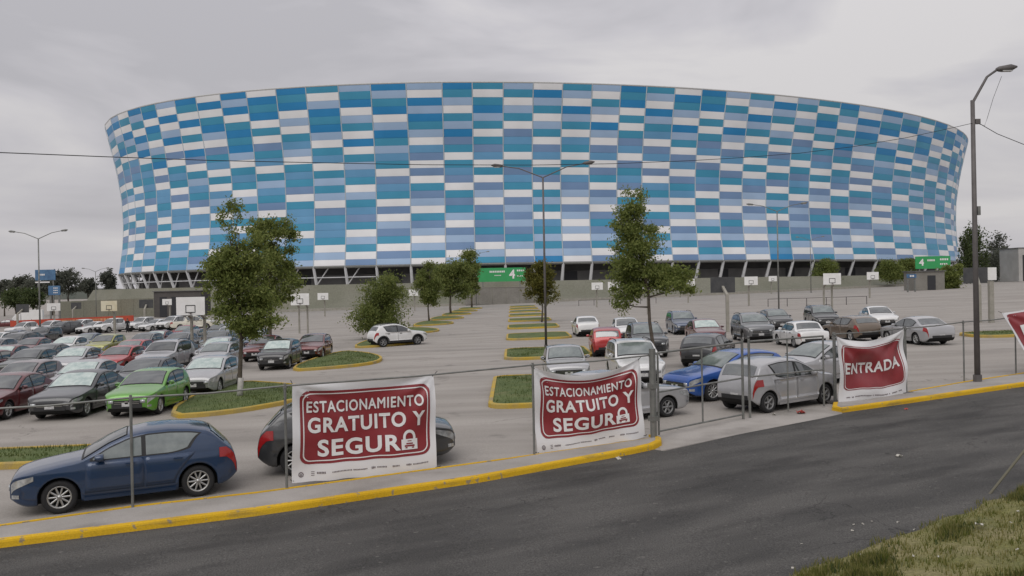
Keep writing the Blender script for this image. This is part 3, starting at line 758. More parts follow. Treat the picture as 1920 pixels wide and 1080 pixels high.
    mb = MB(); mb.box(c.P(0.0, 0, c.clear + 0.22), (0.03, yn * 1.6, 0.15)); part('air_intake', mb.v, mb.f, [BP], smooth=False)
    if plate_f: mb = MB(); mb.box(c.P(-0.02, 0, c.clear + 0.27), (0.02, 0.31, 0.13)); part('number_plate', mb.v, mb.f, [M('plate')], smooth=False)
    mb = MB(); zr = c.zt(c.L) - 0.12 if c.bed is None else 0.62; mb.box(c.P(c.L + 0.006, 0, min(zr, 0.62)), (0.02, 0.31, 0.13)); part('number_plate', mb.v, mb.f, [M('plate')], smooth=False)
    mb = MB(); mb.box(c.P(c.L + 0.002, 0, c.clear + 0.26), (0.03, yt * 1.5, 0.12)); part('rear_valance', mb.v, mb.f, [BP], smooth=False)
    if c.bed:
        v, f = c.top_patch(c.bed[0], c.bed[1], 0.86, 0.006, 6, 5); part('load_bed', v, f, [M('underside')])
    tyre, rim = wheel_meshes(c.r, spokes, dull)
    for cx in c.wx:
        for sg in (-1, 1):
            wh = empty('wheel'); wh.parent = root; wh.location = c.P(cx, sg * (c.W / 2 - 0.135), c.r); wh.rotation_euler = (0, 0, 0 if sg > 0 else math.pi)
            for n_, me in (('tyre', tyre), ('rim', rim)):
                o = bpy.data.objects.new(n_, me); COL.objects.link(o); o.parent = wh
    return root
HATCH = Car(4.06, 1.69, 1.44, 2.47, 0.83, 0.315, 0.93, [(0, .66), (.02, .735), (.06, .775), (.15, .81), (.4, .865), (.8, .925), (1.1, .965), (1.22, .99), (1.7, 1.25), (2.05, 1.385), (2.4, 1.435), (2.8, 1.44), (3.2, 1.405), (3.5, 1.345), (3.6, 1.29), (3.86, 1.03), (3.98, .93), (4.03, .84), (4.06, .64)], ws=(1.24, 2.02), rw=(3.58, 3.84), sides=((1.42, 2.28), (2.36, 3.22)))
SMALL = Car(3.8, 1.66, 1.5, 2.49, 0.74, 0.3, 0.95, [(0, .69), (.02, .775), (.06, .815), (.15, .85), (.4, .92), (.75, .96), (.95, 1.0), (1.05, 1.03), (1.5, 1.30), (1.85, 1.45), (2.2, 1.5), (2.7, 1.5), (3.1, 1.46), (3.4, 1.40), (3.48, 1.34), (3.66, 1.05), (3.74, .94), (3.78, .84), (3.8, .62)], ws=(1.06, 1.8), rw=(3.46, 3.66), sides=((1.25, 2.05), (2.13, 2.98)), roof_w=0.79)
SEDAN = Car(4.55, 1.74, 1.46, 2.62, 0.9, 0.315, 0.93, [(0, .65), (.02, .725), (.06, .765), (.15, .80), (.45, .855), (.9, .915), (1.25, .955), (1.38, .985), (1.9, 1.26), (2.25, 1.40), (2.6, 1.455), (2.95, 1.455), (3.25, 1.40), (3.45, 1.33), (3.9, 1.08), (4.05, 1.035), (4.3, 1.03), (4.45, 1.0), (4.52, .88), (4.55, .62)], ws=(1.4, 2.2), rw=(3.4, 3.92), sides=((1.6, 2.45), (2.53, 3.42)), tail_w=0.84)
BOXY = Car(4.3, 1.65, 1.4, 2.43, 0.82, 0.29, 0.9, [(0, .66), (.03, .74), (.1, .78), (.5, .84), (1.0, .89), (1.3, .92), (1.38, .94), (1.78, 1.22), (2.02, 1.36), (2.3, 1.395), (2.9, 1.39), (3.1, 1.36), (3.25, 1.28), (3.5, 1.0), (3.6, .95), (4.1, .92), (4.24, .9), (4.28, .84), (4.3, .62)], ws=(1.4, 1.98), rw=(3.2, 3.5), sides=((1.52, 2.3), (2.37, 3.18)), nose=0.3, tail=0.3, nose_w=0.88, tail_w=0.9, roof_w=0.8)
SUV = Car(4.5, 1.82, 1.69, 2.68, 0.88, 0.355, 1.08, [(0, .80), (.02, .90), (.06, .955), (.15, .99), (.45, 1.04), (.95, 1.09), (1.2, 1.12), (1.32, 1.15), (1.78, 1.44), (2.1, 1.6), (2.5, 1.675), (3.0, 1.69), (3.6, 1.64), (3.95, 1.57), (4.05, 1.5), (4.3, 1.15), (4.42, 1.03), (4.47, .9), (4.5, .68)], ws=(1.36, 2.08), rw=(4.04, 4.28), sides=((1.55, 2.45), (2.53, 3.75)), clear=0.24, clad=True, rails=True)
CROSS = Car(4.07, 1.73, 1.58, 2.59, 0.82, 0.335, 1.0, [(0, .72), (.02, .81), (.06, .86), (.15, .9), (.4, .96), (.8, 1.01), (1.1, 1.05), (1.22, 1.08), (1.65, 1.36), (2.0, 1.51), (2.35, 1.57), (2.8, 1.575), (3.3, 1.53), (3.6, 1.46), (3.68, 1.4), (3.88, 1.12), (3.98, 1.0), (4.04, .88), (4.07, .66)], ws=(1.26, 1.98), rw=(3.66, 3.87), sides=((1.42, 2.3), (2.38, 3.2)), clear=0.26, clad=True, rails=True)
WAGON = Car(4.6, 1.76, 1.6, 2.65, 0.88, 0.33, 1.02, [(0, .68), (.03, .78), (.12, .84), (.5, .93), (1.0, .99), (1.25, 1.03), (1.36, 1.06), (1.78, 1.36), (2.05, 1.52), (2.4, 1.59), (3.2, 1.6), (3.9, 1.57), (4.2, 1.5), (4.28, 1.43), (4.46, 1.1), (4.53, 1.0), (4.57, .85), (4.6, .64)], ws=(1.4, 2.05), rw=(4.26, 4.45), sides=((1.58, 2.42), (2.5, 3.3), (3.38, 4.05)), rails=True, roof_w=0.8, tail=0.35, tail_w=0.88)
PICK = Car(5.2, 1.82, 1.78, 3.05, 0.95, 0.36, 1.14, [(0, .84), (.03, .98), (.12, 1.06), (.5, 1.12), (1.1, 1.16), (1.32, 1.2), (1.72, 1.52), (1.98, 1.7), (2.3, 1.775), (2.9, 1.78), (3.2, 1.75), (3.32, 1.68), (3.46, 1.3), (3.52, 1.16), (3.7, 1.15), (5.1, 1.15), (5.17, 1.05), (5.2, .66)], ws=(1.36, 1.95), rw=(3.3, 3.46), sides=((1.52, 2.3), (2.38, 3.18)), clear=0.34, nose=0.4, tail=0.2, nose_w=0.86, tail_w=0.94, bed=(3.62, 5.06), roof_w=0.78)
PROTO = {}
def proto(kind):
    if kind not in PROTO:
        c, kw = {'hatchback': (HATCH, dict(spokes=10)), 'small hatchback': (SMALL, dict(spokes=5, dull=True)), 'sedan': (SEDAN, dict(spokes=5)), 'old sedan': (BOXY, dict(spokes=6, dull=True, black_handle=True)),
                 'sport utility car': (SUV, dict(spokes=5, dark_glass=True)), 'crossover': (CROSS, dict(spokes=6, dull=True, dark_glass=True, black_handle=True)), 'estate car': (WAGON, dict(spokes=5)), 'pickup': (PICK, dict(spokes=6, black_handle=True))}[kind]
        PROTO[kind] = build_car('parked_' + ('pickup' if kind == 'pickup' else 'car'), c, **kw)
    return PROTO[kind]
USED = set()
SLOPE_M = Matrix.Rotation(-math.atan(SLOPE), 4, 'Y')
def recolour(o, m_, glass=None, pale=None):
    if o.get('painted'):
        o.material_slots[0].link = 'OBJECT'; o.material_slots[0].material = m_
    if glass and o.name.split('.')[0] == 'windscreen':
        o.material_slots[0].link = 'OBJECT'; o.material_slots[0].material = M(glass)
    if pale and o.name.split('.')[0] in ('side_window', 'rear_window'):
        o.material_slots[0].link = 'OBJECT'; o.material_slots[0].material = M(pale)
    for ch in o.children: recolour(ch, m_, glass, pale)
PLACED = []
def car(kind, colour, x, y, head, label, group=None, glass=None, pale=None, scale=1.0):
    p = proto(kind); o = copy_tree(p) if kind in USED else p; USED.add(kind)
    PLACED.append((o, PAINT[colour], glass, pale))
    o.matrix_world = Matrix.Translation((x, y, gz(x) + 0.002)) @ SLOPE_M @ Matrix.Rotation(R(head), 4, 'Z') @ Matrix.Scale(scale, 4)
    tag(o, label, 'pickup' if kind == 'pickup' else 'car', group); return o
LG = 'cars parked in rows left of the aisle'; RG_ = 'cars parked right of the middle islands'
car('hatchback', 'deep blue', -7.68, 16.98, 203.4, 'dark blue hatchback parked by the pavement behind the fence, nearest car', pale='glass_pale', scale=0.98)
car('hatchback', 'dark grey', -3.55, 19.4, 10, 'dark grey hatchback mostly hidden behind the largest banner', scale=1.05)
car('hatchback', 'green', -12.9, 30.3, 272, 'bright green hatchback at the end of the front row', LG)
car('sedan', 'dark grey', -15.5, 30.6, 272, 'charcoal sedan parked beside the bright green hatchback', LG, glass='glass_shade')
car('sedan', 'dark red', -18.2, 30.6, 272, 'dark red sedan at the left edge beside the charcoal sedan', LG)
car('hatchback', 'silver', -12.7, 35.7, 271, 'silver hatchback with a bright sunshade just behind the green one', LG, glass='glass_shade')
car('sedan', 'dark grey', -15.4, 35.9, 271, 'dark grey sedan behind the roof of the green hatchback', LG)
car('sedan', 'silver', -18.1, 36.1, 271, 'silver sedan with turquoise sunshade behind the charcoal sedan', LG, glass='glass_shade')
car('small hatchback', 'pink grey', -20.8, 36.4, 271, 'dusty pinkish grey hatchback behind the dark red sedan', LG)
car('small hatchback', 'black', -12.6, 46.2, 271, 'black hatchback with white plate beside the triangular grass island', LG, glass='glass_shade')
car('hatchback', 'silver', -16.1, 46.6, 271, 'silver hatchback with pale windscreen, two rows behind the green one', LG, glass='glass_pale')
car('sport utility car', 'silver', -18.9, 46.5, 271, 'tall silver utility car in the third row beside the red hatchback', LG)
car('hatchback', 'red', -21.6, 47.0, 271, 'bright red hatchback in the middle of the third row', LG)
car('sedan', 'silver', -24.2, 47.3, 271, 'light silver sedan with sunshade left of the bright red hatchback', LG, glass='glass_shade')
car('sedan', 'dark green', -26.7, 47.3, 271, 'dark greenish grey sedan left of the light silver sedan', LG)
car('hatchback', 'dark red', -29.3, 47.3, 271, 'dark red hatchback at the left edge of the third row', LG)
car('hatchback', 'dark red', -12.2, 52.3, 271, 'dark red hatchback behind the black one by the triangular island', LG)
car('sedan', 'dark red', -15.3, 52.6, 271, 'dark red sedan behind the whitewashed tree trunk', LG)
rows = [(52.2, [('sedan', 'silver', -18.0), ('sedan', 'dark grey', -20.7), ('small hatchback', 'red', -23.3), ('sedan', 'dark grey', -28.4), ('sedan', 'dark red', -31.1), ('hatchback', 'dark grey', -33.8)], 'fourth'),
        (62.6, [('hatchback', 'slate blue', -18.9), ('sedan', 'dark green', -21.6), ('sedan', 'grey', -24.3), ('small hatchback', 'grey', -27.0), ('small hatchback', 'yellow green', -29.8), ('sedan', 'white', -32.6), ('sedan', 'dark red', -35.3), ('small hatchback', 'grey', -38.0)], 'fifth'),
        (68.0, [('estate car', 'white', -22.4), ('hatchback', 'dark green', -25.6), ('sedan', 'dark red', -28.3), ('sedan', 'slate blue', -33.8), ('sport utility car', 'dark grey', -39.5)], 'sixth'),
        (78.4, [('hatchback', 'dark green', -27.0), ('sedan', 'red', -30.0), ('sedan', 'dark grey', -44.8), ('hatchback', 'white', -47.5)], 'seventh'),
        (84.0, [('sport utility car', 'dark grey', -46.2), ('sedan', 'slate blue', -49.2)], 'eighth')]
ORD = ['first', 'second', 'third', 'fourth', 'fifth', 'sixth', 'seventh', 'eighth', 'ninth', 'tenth']
for y, lst, nm in rows:
    for k, (kd, cl, x) in enumerate(lst):
        car(kd, cl, x, y + random.uniform(-.25, .25), 271 + random.uniform(-1, 1), '%s %s, %s from right in the %s row of the left lot' % (cl, kd, ORD[k], nm), LG, glass=random.choice([None, None, 'glass_pale', 'glass_shade']))
PG = 'white pickups parked in line before the red banner'
pk = [(52, 'pickup'), (93, 'pickup'), (146, 'pickup'), (176, 'sedan'), (210, 'pickup'), (262, 'pickup'), (293, 'sedan'), (324, 'pickup')]
for k, (px, kd) in enumerate(pk):
    q = at(px, 612, 108.0)
    car(kd, 'white', q.x, q.y + (k % 3) * 0.8, 246 + (k % 2) * 4, 'white %s, %s from the left in the line before the red banner' % (kd, ORD[k]), PG)
q = at(120, 612, 106); car('sport utility car', 'dark grey', q.x, q.y, 248, 'dark utility car between the white pickups', PG)
q = at(362, 612, 107); car('pickup', 'cream white', q.x, q.y, 15, 'cream pickup turned sideways at the right end of the line of pickups', PG)
car('crossover', 'white', -8.25, 60.95, 30, 'white crossover with black wheel arches standing in the aisle by the bush')
car('sedan', 'white', 5.5, 64.6, 91, 'white sedan seen from behind beside the row of islands', RG_)
car('small hatchback', 'red', 5.05, 46.6, 88, 'bright red hatchback seen from behind beside the middle islands', RG_)
car('old sedan', 'silver', 2.1, 34.9, 271, 'old silver sedan facing the road behind the middle banner', RG_, glass='glass_pale')
car('estate car', 'white', 4.75, 33.6, 271, 'white van-like car facing the road beside the old silver sedan', RG_, glass='glass_pale')
car('old sedan', 'silver', 2.85, 24.4, 28, 'light silver sedan half hidden behind the middle banner, wheel showing', RG_)
car('sport utility car', 'dark grey', 7.05, 45.2, 269, 'dark grey utility car with white plate beside the bright red hatchback', RG_, glass='glass_pale')
car('small hatchback', 'white', 7.6, 57.2, 269, 'small white hatchback behind the tree trunk right of the aisle', RG_)
car('estate car', 'slate blue', 12.4, 62.6, 268, 'slate blue estate car in the back row right of the tree', RG_, glass='glass_pale')
car('sedan', 'dark red', 11.7, 52.0, 269, 'dull red sedan with a bright sunshade behind its windscreen', RG_, glass='glass_shade')
car('sport utility car', 'grey', 14.75, 52.6, 268, 'grey utility car with black grille facing the road', RG_, glass='glass_pale')
car('small hatchback', 'dark grey', 19.2, 62.3, 267, 'dark grey hatchback in the back row left of the black estate', RG_, glass='glass_pale')
car('old sedan', 'white', 15.9, 47.3, 93, 'old white sedan seen from behind with red tail lights', RG_)
car('estate car', 'black', 23.0, 63.6, 262, 'black estate car in the back row with roof rails', RG_, glass='glass_pale')
car('sedan', 'white', 26.4, 61.6, 262, 'white sedan in the back row right of the black estate', RG_)
car('hatchback', 'brown', 19.9, 50.3, 100, 'dusty brown hatchback seen from behind above the entrance banner', RG_)
car('sedan', 'silver', 21.9, 46.4, 98, 'silver sedan seen from behind, last on the right', RG_)
car('sedan', 'silver', 11.1, 31.0, 205, 'silver sedan behind the silver hatchback by the gate', RG_, glass='glass_pale')
car('hatchback', 'dark grey', 9.0, 39.3, 62, 'dark grey hatchback behind the bright blue one', RG_, glass='glass_pale')
car('hatchback', 'bright blue', 7.1, 28.4, 206, 'bright blue hatchback behind the gate facing left', RG_, glass='glass_pale', scale=1.04)
car('small hatchback', 'silver', 8.0, 25.75, 32.5, 'silver hatchback behind the gate with large red tail lights')
for o, m_, gl, pl in PLACED: recolour(o, m_, gl, pl)

# ---------------------------------------------------------------- fence, gate, banners
FL = [(-16.4, 12.0), P2(-60, 995), P2(249, 957), P2(538, 922), P2(1002, 858), P2(1222, 828)]
FR = [P2(1566, 757), P2(1698, 740), P2(1808, 719), P2(1905, 703), (26.5, 36.0), (34.5, 41.5)]
FH = 2.1
def fence(pts, lab, thick):
    f0 = Vector((pts[0][0], pts[0][1], gz(pts[0][0]))); root = empty('fence', f0); tag(root, lab, 'fence')
    for i, p in enumerate(pts):
        b = Vector((p[0], p[1], gz(p[0]) + 0.05)) - f0; rr = thick.get(i, 0.027); mb = MB()
        mb.tube([b, b + Vector((0.0, 0, FH - 0.05 + 0.05))], rr, 8); mb.tube([b + Vector((0, 0, FH - 0.1)), b + Vector((0, 0, FH - 0.06))], rr * 1.5, 8)
        mb.build('post', M('steel'), root, False)
        if rr > 0.04: m2 = MB(); m2.box(b + Vector((0, 0, 0.02)), (0.42, 0.26, 0.035), R(28)); m2.build('base_plate', M('dark_steel'), root)
    for a, b in zip(pts[:-1], pts[1:]):
        A = Vector((a[0], a[1], gz(a[0]) + FH)) - f0; B = Vector((b[0], b[1], gz(b[0]) + FH)) - f0; mb = MB()
        mb.tube([A, A.lerp(B, .5) - Vector((0, 0, 0.03)), B], 0.021, 6); mb.build('top_rail', M('steel'), root)
fence(FL, 'thin steel post and rail fence left of the gate', {})
fence(FR, 'thin steel post and rail fence right of the gate', {0: 0.05, 1: 0.055})
def upright(px, py, h, rr, nm, lab):
    p = P2(px, py); o = MB(); z = gz(p[0]); o.tube([(p[0], p[1], z), (p[0], p[1], z + h)], rr, 8); o.box((p[0], p[1], z + h * 0.6), (rr * 2.3, rr * 2.3, 0.12), R(28)); o.box((p[0], p[1], z + h * 0.25), (rr * 2.3, rr * 2.3, 0.12), R(28))
    return o, p
gpts = [P2(1232, 820), P2(1396, 786), P2(1404, 784), P2(1548, 764)]
mb, p = upright(1226, 828, 2.26, 0.083, '', ''); tag(mb.build('gate_post', M('steel')), 'thick steel gate post beside the middle banner', 'post')
def leaf(a, b, lab, bottom):
    f0 = Vector((a[0], a[1], gz(a[0]))); root = empty('gate', f0); tag(root, lab, 'gate')
    A = lambda t_, h: Vector((a[0] + (b[0] - a[0]) * t_, a[1] + (b[1] - a[1]) * t_, gz(a[0] + (b[0] - a[0]) * t_) + h)) - f0
    for nm, pts, rr in (('hinge_stile', [A(0.02, 0.05), A(0.02, 2.12)], 0.028), ('middle_stile', [A(0.5, 0.12 if bottom else 0.05), A(0.5, 2.1)], 0.024), ('meeting_stile', [A(0.985, 0.02), A(0.985, 2.2)], 0.038), ('top_rail', [A(0.02, 2.1), A(0.985, 2.12)], 0.028), ('middle_rail', [A(0.02, 1.12), A(0.985, 1.14)], 0.024)) + ((('bottom_rail', [A(0.02, 0.14), A(0.985, 0.14)], 0.024),) if bottom else ()):
        m_ = MB(); m_.tube(pts, rr, 8); m_.build(nm, M('steel'), root)
leaf(gpts[0], gpts[1], 'left leaf of the grey tubular steel gate', True)
leaf(gpts[3], gpts[2], 'right leaf of the grey tubular steel gate', False)

def text_mesh(txt, bold=None):
    cu_ = bpy.data.curves.new('lettering', 'FONT'); cu_.body = txt; cu_.size = 1; cu_.offset = 0.0 if 'M' in txt else 0.03; cu_.resolution_u = 4; cu_.space_character = 1.12
    o = bpy.data.objects.new('lettering', cu_); COL.objects.link(o); dg = bpy.context.evaluated_depsgraph_get()
    me = bpy.data.meshes.new_from_object(o.evaluated_get(dg)); bpy.data.objects.remove(o); bpy.data.curves.remove(cu_)
    bm = bmesh.new(); bm.from_mesh(me); bmesh.ops.triangulate(bm, faces=bm.faces); 
    [bmesh.ops.subdivide_edges(bm, edges=bm.edges[:], cuts=1, use_grid_fill=True) for _ in range(2)]; bmesh.ops.triangulate(bm, faces=bm.faces)
    bm.to_mesh(me); bm.free(); return me
def text_uv(txt, u0, v0, u1, v1, S, o_, name, m_, parent, skew=0.0):
    me = text_mesh(txt)
    if 'M' in txt:                       # heavier strokes: a few slightly shifted strikes, each a hair above the last
        bm = bmesh.new()
        for k, (sx_, sy_) in enumerate(((0, 0), (.028, 0), (-.028, 0), (0, .022), (0, -.022))):
            b0 = len(bm.verts); bm.from_mesh(me); bm.verts.ensure_lookup_table()
            for q in bm.verts[b0:]: q.co += Vector((sx_, sy_, k * 0.0015))
        bm.to_mesh(me); bm.free()
    xs_ = [q.co.x for q in me.vertices]; ys_ = [q.co.y for q in me.vertices]; a, b, c, d = min(xs_), max(xs_), min(ys_), max(ys_)
    for q in me.vertices:
        u = (q.co.x - a) / (b - a); t_ = (q.co.y - c) / (d - c); q.co = S(u0 + (u1 - u0) * u, v0 + (v1 - v0) * t_ + skew * (u - .5), o_ + q.co.z)
    me.update(); return link(name, me, m_, parent)
def rr_patch(u0, u1, v0, v1, ru, rv, S, o_, name, m_, parent, n_=22, hole=None):
    v = []; f = []
    def ext(t_):                     # half extent shrink at height t (0..1)
        vv = t_ * (v1 - v0); e_ = 0
        for d in (vv, (v1 - v0) - vv):
            if d < rv: e_ = max(e_, ru * (1 - math.sqrt(max(0, 1 - (1 - d / rv) ** 2))))
        return e_
    ts = [0, 0.008, 0.02, 0.04, 0.07] + [0.1 + 0.8 * k / 26 for k in range(27)] + [0.93, 0.96, 0.98, 0.992, 1]
    for t_ in ts:
        e_ = ext(t_)
        for k in range(n_): u = (u0 + e_) + (u1 - u0 - 2 * e_) * k / (n_ - 1); v.append(S(u, v0 + (v1 - v0) * t_, o_))
    return mesh(name, v, grid_faces(len(ts), n_), m_, parent, True)
def outline(u0, u1, v0, v1, ru, rv, wd_u, wd_v, S, o_, name, m_, parent):
    def loop(a, b, c, d, x, y):
        o = []
        for cx, cy, an in ((b - x, c + y, -90), (b - x, d - y, 0), (a + x, d - y, 90), (a + x, c + y, 180)):
            o += [(cx + x * math.cos(R(an + 90 * k / 5)), cy + y * math.sin(R(an + 90 * k / 5))) for k in range(6)]
            nx = {-90: ((b, c + y), (b, d - y)), 0: ((b - x, d), (a + x, d)), 90: ((a, d - y), (a, c + y)), 180: ((a + x, c), (b - x, c))}[an]
            o += [(nx[0][0] + (nx[1][0] - nx[0][0]) * k / 30, nx[0][1] + (nx[1][1] - nx[0][1]) * k / 30) for k in range(1, 30)]
        return o
    A = loop(u0, u1, v0, v1, ru, rv); B = loop(u0 + wd_u, u1 - wd_u, v0 + wd_v, v1 - wd_v, ru * .9, rv * .9); n_ = len(A)
    return mesh(name, [S(*p, o_) for p in A] + [S(*p, o_) for p in B], [(i, (i + 1) % n_, n_ + (i + 1) % n_, n_ + i) for i in range(n_)], m_, parent)
def banner(tl, tr, bl, br, sag, seed, label, kind, bsag=0.0):
    org = bl.copy(); root = empty('banner', org); tag(root, label, 'banner', 'maroon and white cloth banners tied to the fence')
    nrm = ((br - bl).cross(tl - bl)).normalized()
    if nrm.y > 0: nrm = -nrm
    rnd = random.Random(seed); wv = [(rnd.uniform(2, 15), rnd.uniform(-12, 12), rnd.uniform(0, 6), rnd.uniform(0.006, 0.017)) for _ in range(12)]
    def S(u, v, o_):
        p = (bl.lerp(br, u)).lerp(tl.lerp(tr, u), v) - org
        s_ = sag * (4 * u * (1 - u)) ** 0.9; p.z -= s_ * (0.18 + 0.82 * v ** 1.4) if sag else 0
        p.z += bsag * math.sin(u * 9 + seed) * (1 - v) * 0.5 + 0.006 * math.sin(u * 31 + seed) * (1 - v)
        d = sum(a * math.sin(k1 * u + k2 * v + ph) for k1, k2, ph, a in wv)
        for cu_, cv in ((0, 1), (1, 1)):       # tension folds running from the tied corners
            du, dv = u - cu_, (v - cv) * 0.7; rr_ = math.hypot(du, dv); an = math.atan2(dv, du); d += 0.055 * math.sin(an * 10 + seed) * math.exp(-rr_ * 3.0) * min(1, rr_ * 5)
        d += 0.02 * math.sin(u * 22 + v * 5 + seed) * (1 - v) ** 3
        return p + nrm * (d + o_ + 0.06)
    nu, nv = 61, 45
    v = [S(i / (nu - 1), j / (nv - 1), 0) for i in range(nu) for j in range(nv)] + [S(i / (nu - 1), j / (nv - 1), -0.006) for i in range(nu) for j in range(nv)]
    f = grid_faces(nu, nv); f = f + [tuple(k + nu * nv for k in q[::-1]) for q in f]
    mesh('cloth', v, f, M('cloth_white'), root, True)
    for u_, v_ in ((0.01, 0.985), (0.99, 0.985), (0.01, 0.02), (0.99, 0.02)):
        p0 = S(u_, v_, 0.012); tm = MB(); tm.tube([p0, p0 + Vector(((u_ - .5) * .12, 0.06, .05 if v_ > .5 else -.01)), p0 + Vector(((u_ - .5) * .2, 0.14, .09 if v_ > .5 else 0.0))], 0.008, 5); tm.build('tie', M('wire'), root)
    if kind == 'free':
        a = dict(u0=0.05, u1=0.957, v0=0.175, v1=0.925)
        rr_patch(a['u0'], a['u1'], a['v0'], a['v1'], 0.06, 0.09, S, 0.006, 'red_field', M('cloth_red'), root, 50)
        outline(a['u0'] + .018, a['u1'] - .018, a['v0'] + .026, a['v1'] - .026, 0.05, 0.075, 0.008, 0.011, S, 0.013, 'white_outline', M('letter_white'), root)
        text_uv('ESTACIONAMIENTO', 0.095, 0.70, 0.905, 0.82, S, 0.018, 'lettering', M('letter_white'), root)
        text_uv('GRATUITO Y', 0.10, 0.49, 0.915, 0.65, S, 0.018, 'lettering', M('letter_white'), root)
        text_uv('SEGUR', 0.165, 0.245, 0.735, 0.42, S, 0.018, 'lettering', M('letter_white'), root)
        # padlock that stands for the last O
        lk = MB(); cx, cy = 0.80, 0.375; pts = []
        for k in range(13):
            an = R(180 * k / 12)
            for q in (0.052, 0.031): pts.append(S(cx + q * 0.9 * math.cos(an), cy + q * 1.5 * math.sin(an), 0.018))
        lk.add(pts, grid_faces(13, 2))
        for sg in (-1, 1): lk.add([S(cx + sg * a_, b_, 0.018) for a_, b_ in ((0.028, 0.34), (0.047, 0.34), (0.047, 0.378), (0.028, 0.378))], [(0, 1, 2, 3)])
        lk.add([S(cx - 0.06 + 0.12 * i / 6, 0.245 + 0.11 * j / 3, 0.018) for i in range(7) for j in range(4)], grid_faces(7, 4))
        lo = lk.build('padlock', M('letter_white'), root)
        ic = MB()
        for u_, v_, w_, h_ in ((0.80, 0.285, 0.075, 0.018), (0.80, 0.308, 0.05, 0.014), (0.775, 0.266, 0.016, 0.012), (0.825, 0.266, 0.016, 0.012), (0.80, 0.335, 0.03, 0.008)):
            ic.add([S(u_ + a_ * w_ / 2, v_ + b_ * h_ / 2, 0.024) for a_, b_ in ((-1, -1), (1, -1), (1, 1), (-1, 1))], [(0, 1, 2, 3)])
        ic.build('car_symbol', M('cloth_red'), lo)
        lg = MB(); rn = random.Random(5)
        def q_(u_, v_, w_, h_): lg.add([S(u_ + a_ * w_ / 2, v_ + b_ * h_ / 2, 0.008) for a_, b_ in ((-1, -1), (1, -1), (1, 1), (-1, 1))], [(0, 1, 2, 3)])
        for k in range(10): an = R(36 * k); q_(0.06 + 0.014 * math.cos(an), 0.075 + 0.022 * math.sin(an), 0.007, 0.012)
        q_(0.06, 0.072, 0.009, 0.018)
        for k in range(3): q_(0.135, 0.06 + 0.018 * k, 0.022, 0.006)
        for x0_, n_, h_ in ((0.165, 6, 0.02), (0.265, 14, 0.013), (0.41, 10, 0.014), (0.535, 3, 0.022), (0.575, 7, 0.014), (0.68, 5, 0.018), (0.775, 4, 0.022), (0.825, 12, 0.014)):
            for k in range(n_): q_(x0_ + k * 0.0098, 0.08 + 0.01 * x0_, 0.0066, h_ * rn.uniform(.75, 1.1))
        lg.build('sponsor_marks', M('logo_grey'), root)
    elif kind == 'askew':
        rr_patch(0.03, 0.97, 0.16, 0.97, 0.05, 0.05, S, 0.006, 'red_field', M('cloth_red'), root, 50)
        text_uv('ENTRADA', 0.10, 0.42, 0.94, 0.80, S, 0.018, 'lettering', M('letter_white'), root, 0.1)
    else:
        a = dict(u0=0.06, u1=0.955, v0=0.19, v1=0.90)
        rr_patch(a['u0'], a['u1'], a['v0'], a['v1'], 0.07, 0.07, S, 0.006, 'red_field', M('cloth_red'), root, 50)
        outline(a['u0'] + .012, a['u1'] - .012, a['v0'] + .014, a['v1'] - .014, 0.065, 0.065, 0.009, 0.009, S, 0.013, 'white_outline', M('letter_white'), root)
        text_uv('ENTRADA', 0.09, 0.455, 0.90, 0.635, S, 0.018, 'lettering', M('letter_white'), root, 0.03)
        lg = MB(); rn = random.Random(9)
        for k in range(46):
            u_ = 0.1 + 0.018 * k
            if rn.random() < 0.75: lg.add([S(u_ + a_ * 0.006, 0.085 + b_ * 0.009, 0.008) for a_, b_ in ((-1, -1), (1, -1), (1, 1), (-1, 1))], [(0, 1, 2, 3)])
        lg.build('sponsor_marks', M('logo_grey'), root)
y1, y2 = FL[3][1], FL[3][1] + 1.35
banner(at(547, 719, 17.25), at(812, 702, 18.55), at(547, 905, 17.25), at(818, 879, 18.5), 0.05, 3, 'largest maroon banner with white lettering tied to the fence at left', 'free')
banner(at(998, 687, 19.75), at(1196, 671, 20.75), at(1003, 851, 19.75), at(1207, 818, 20.75), 0.30, 8, 'sagging maroon banner with white lettering left of the gate post', 'free', 0.02)
banner(at(1566, 630, 25.2), at(1690, 616, 27.0), at(1571, 756, 25.2), at(1697, 740, 27.0), 0.26, 5, 'nearly square maroon banner right of the gate reading ENTRADA', 'entrance', 0.05)
banner(at(1876, 588, 30.2), at(2025, 566, 32.4), at(1935, 690, 30.2), at(2070, 672, 32.4), 0.0, 12, 'loose maroon banner hanging askew at the right edge of the picture', 'askew')

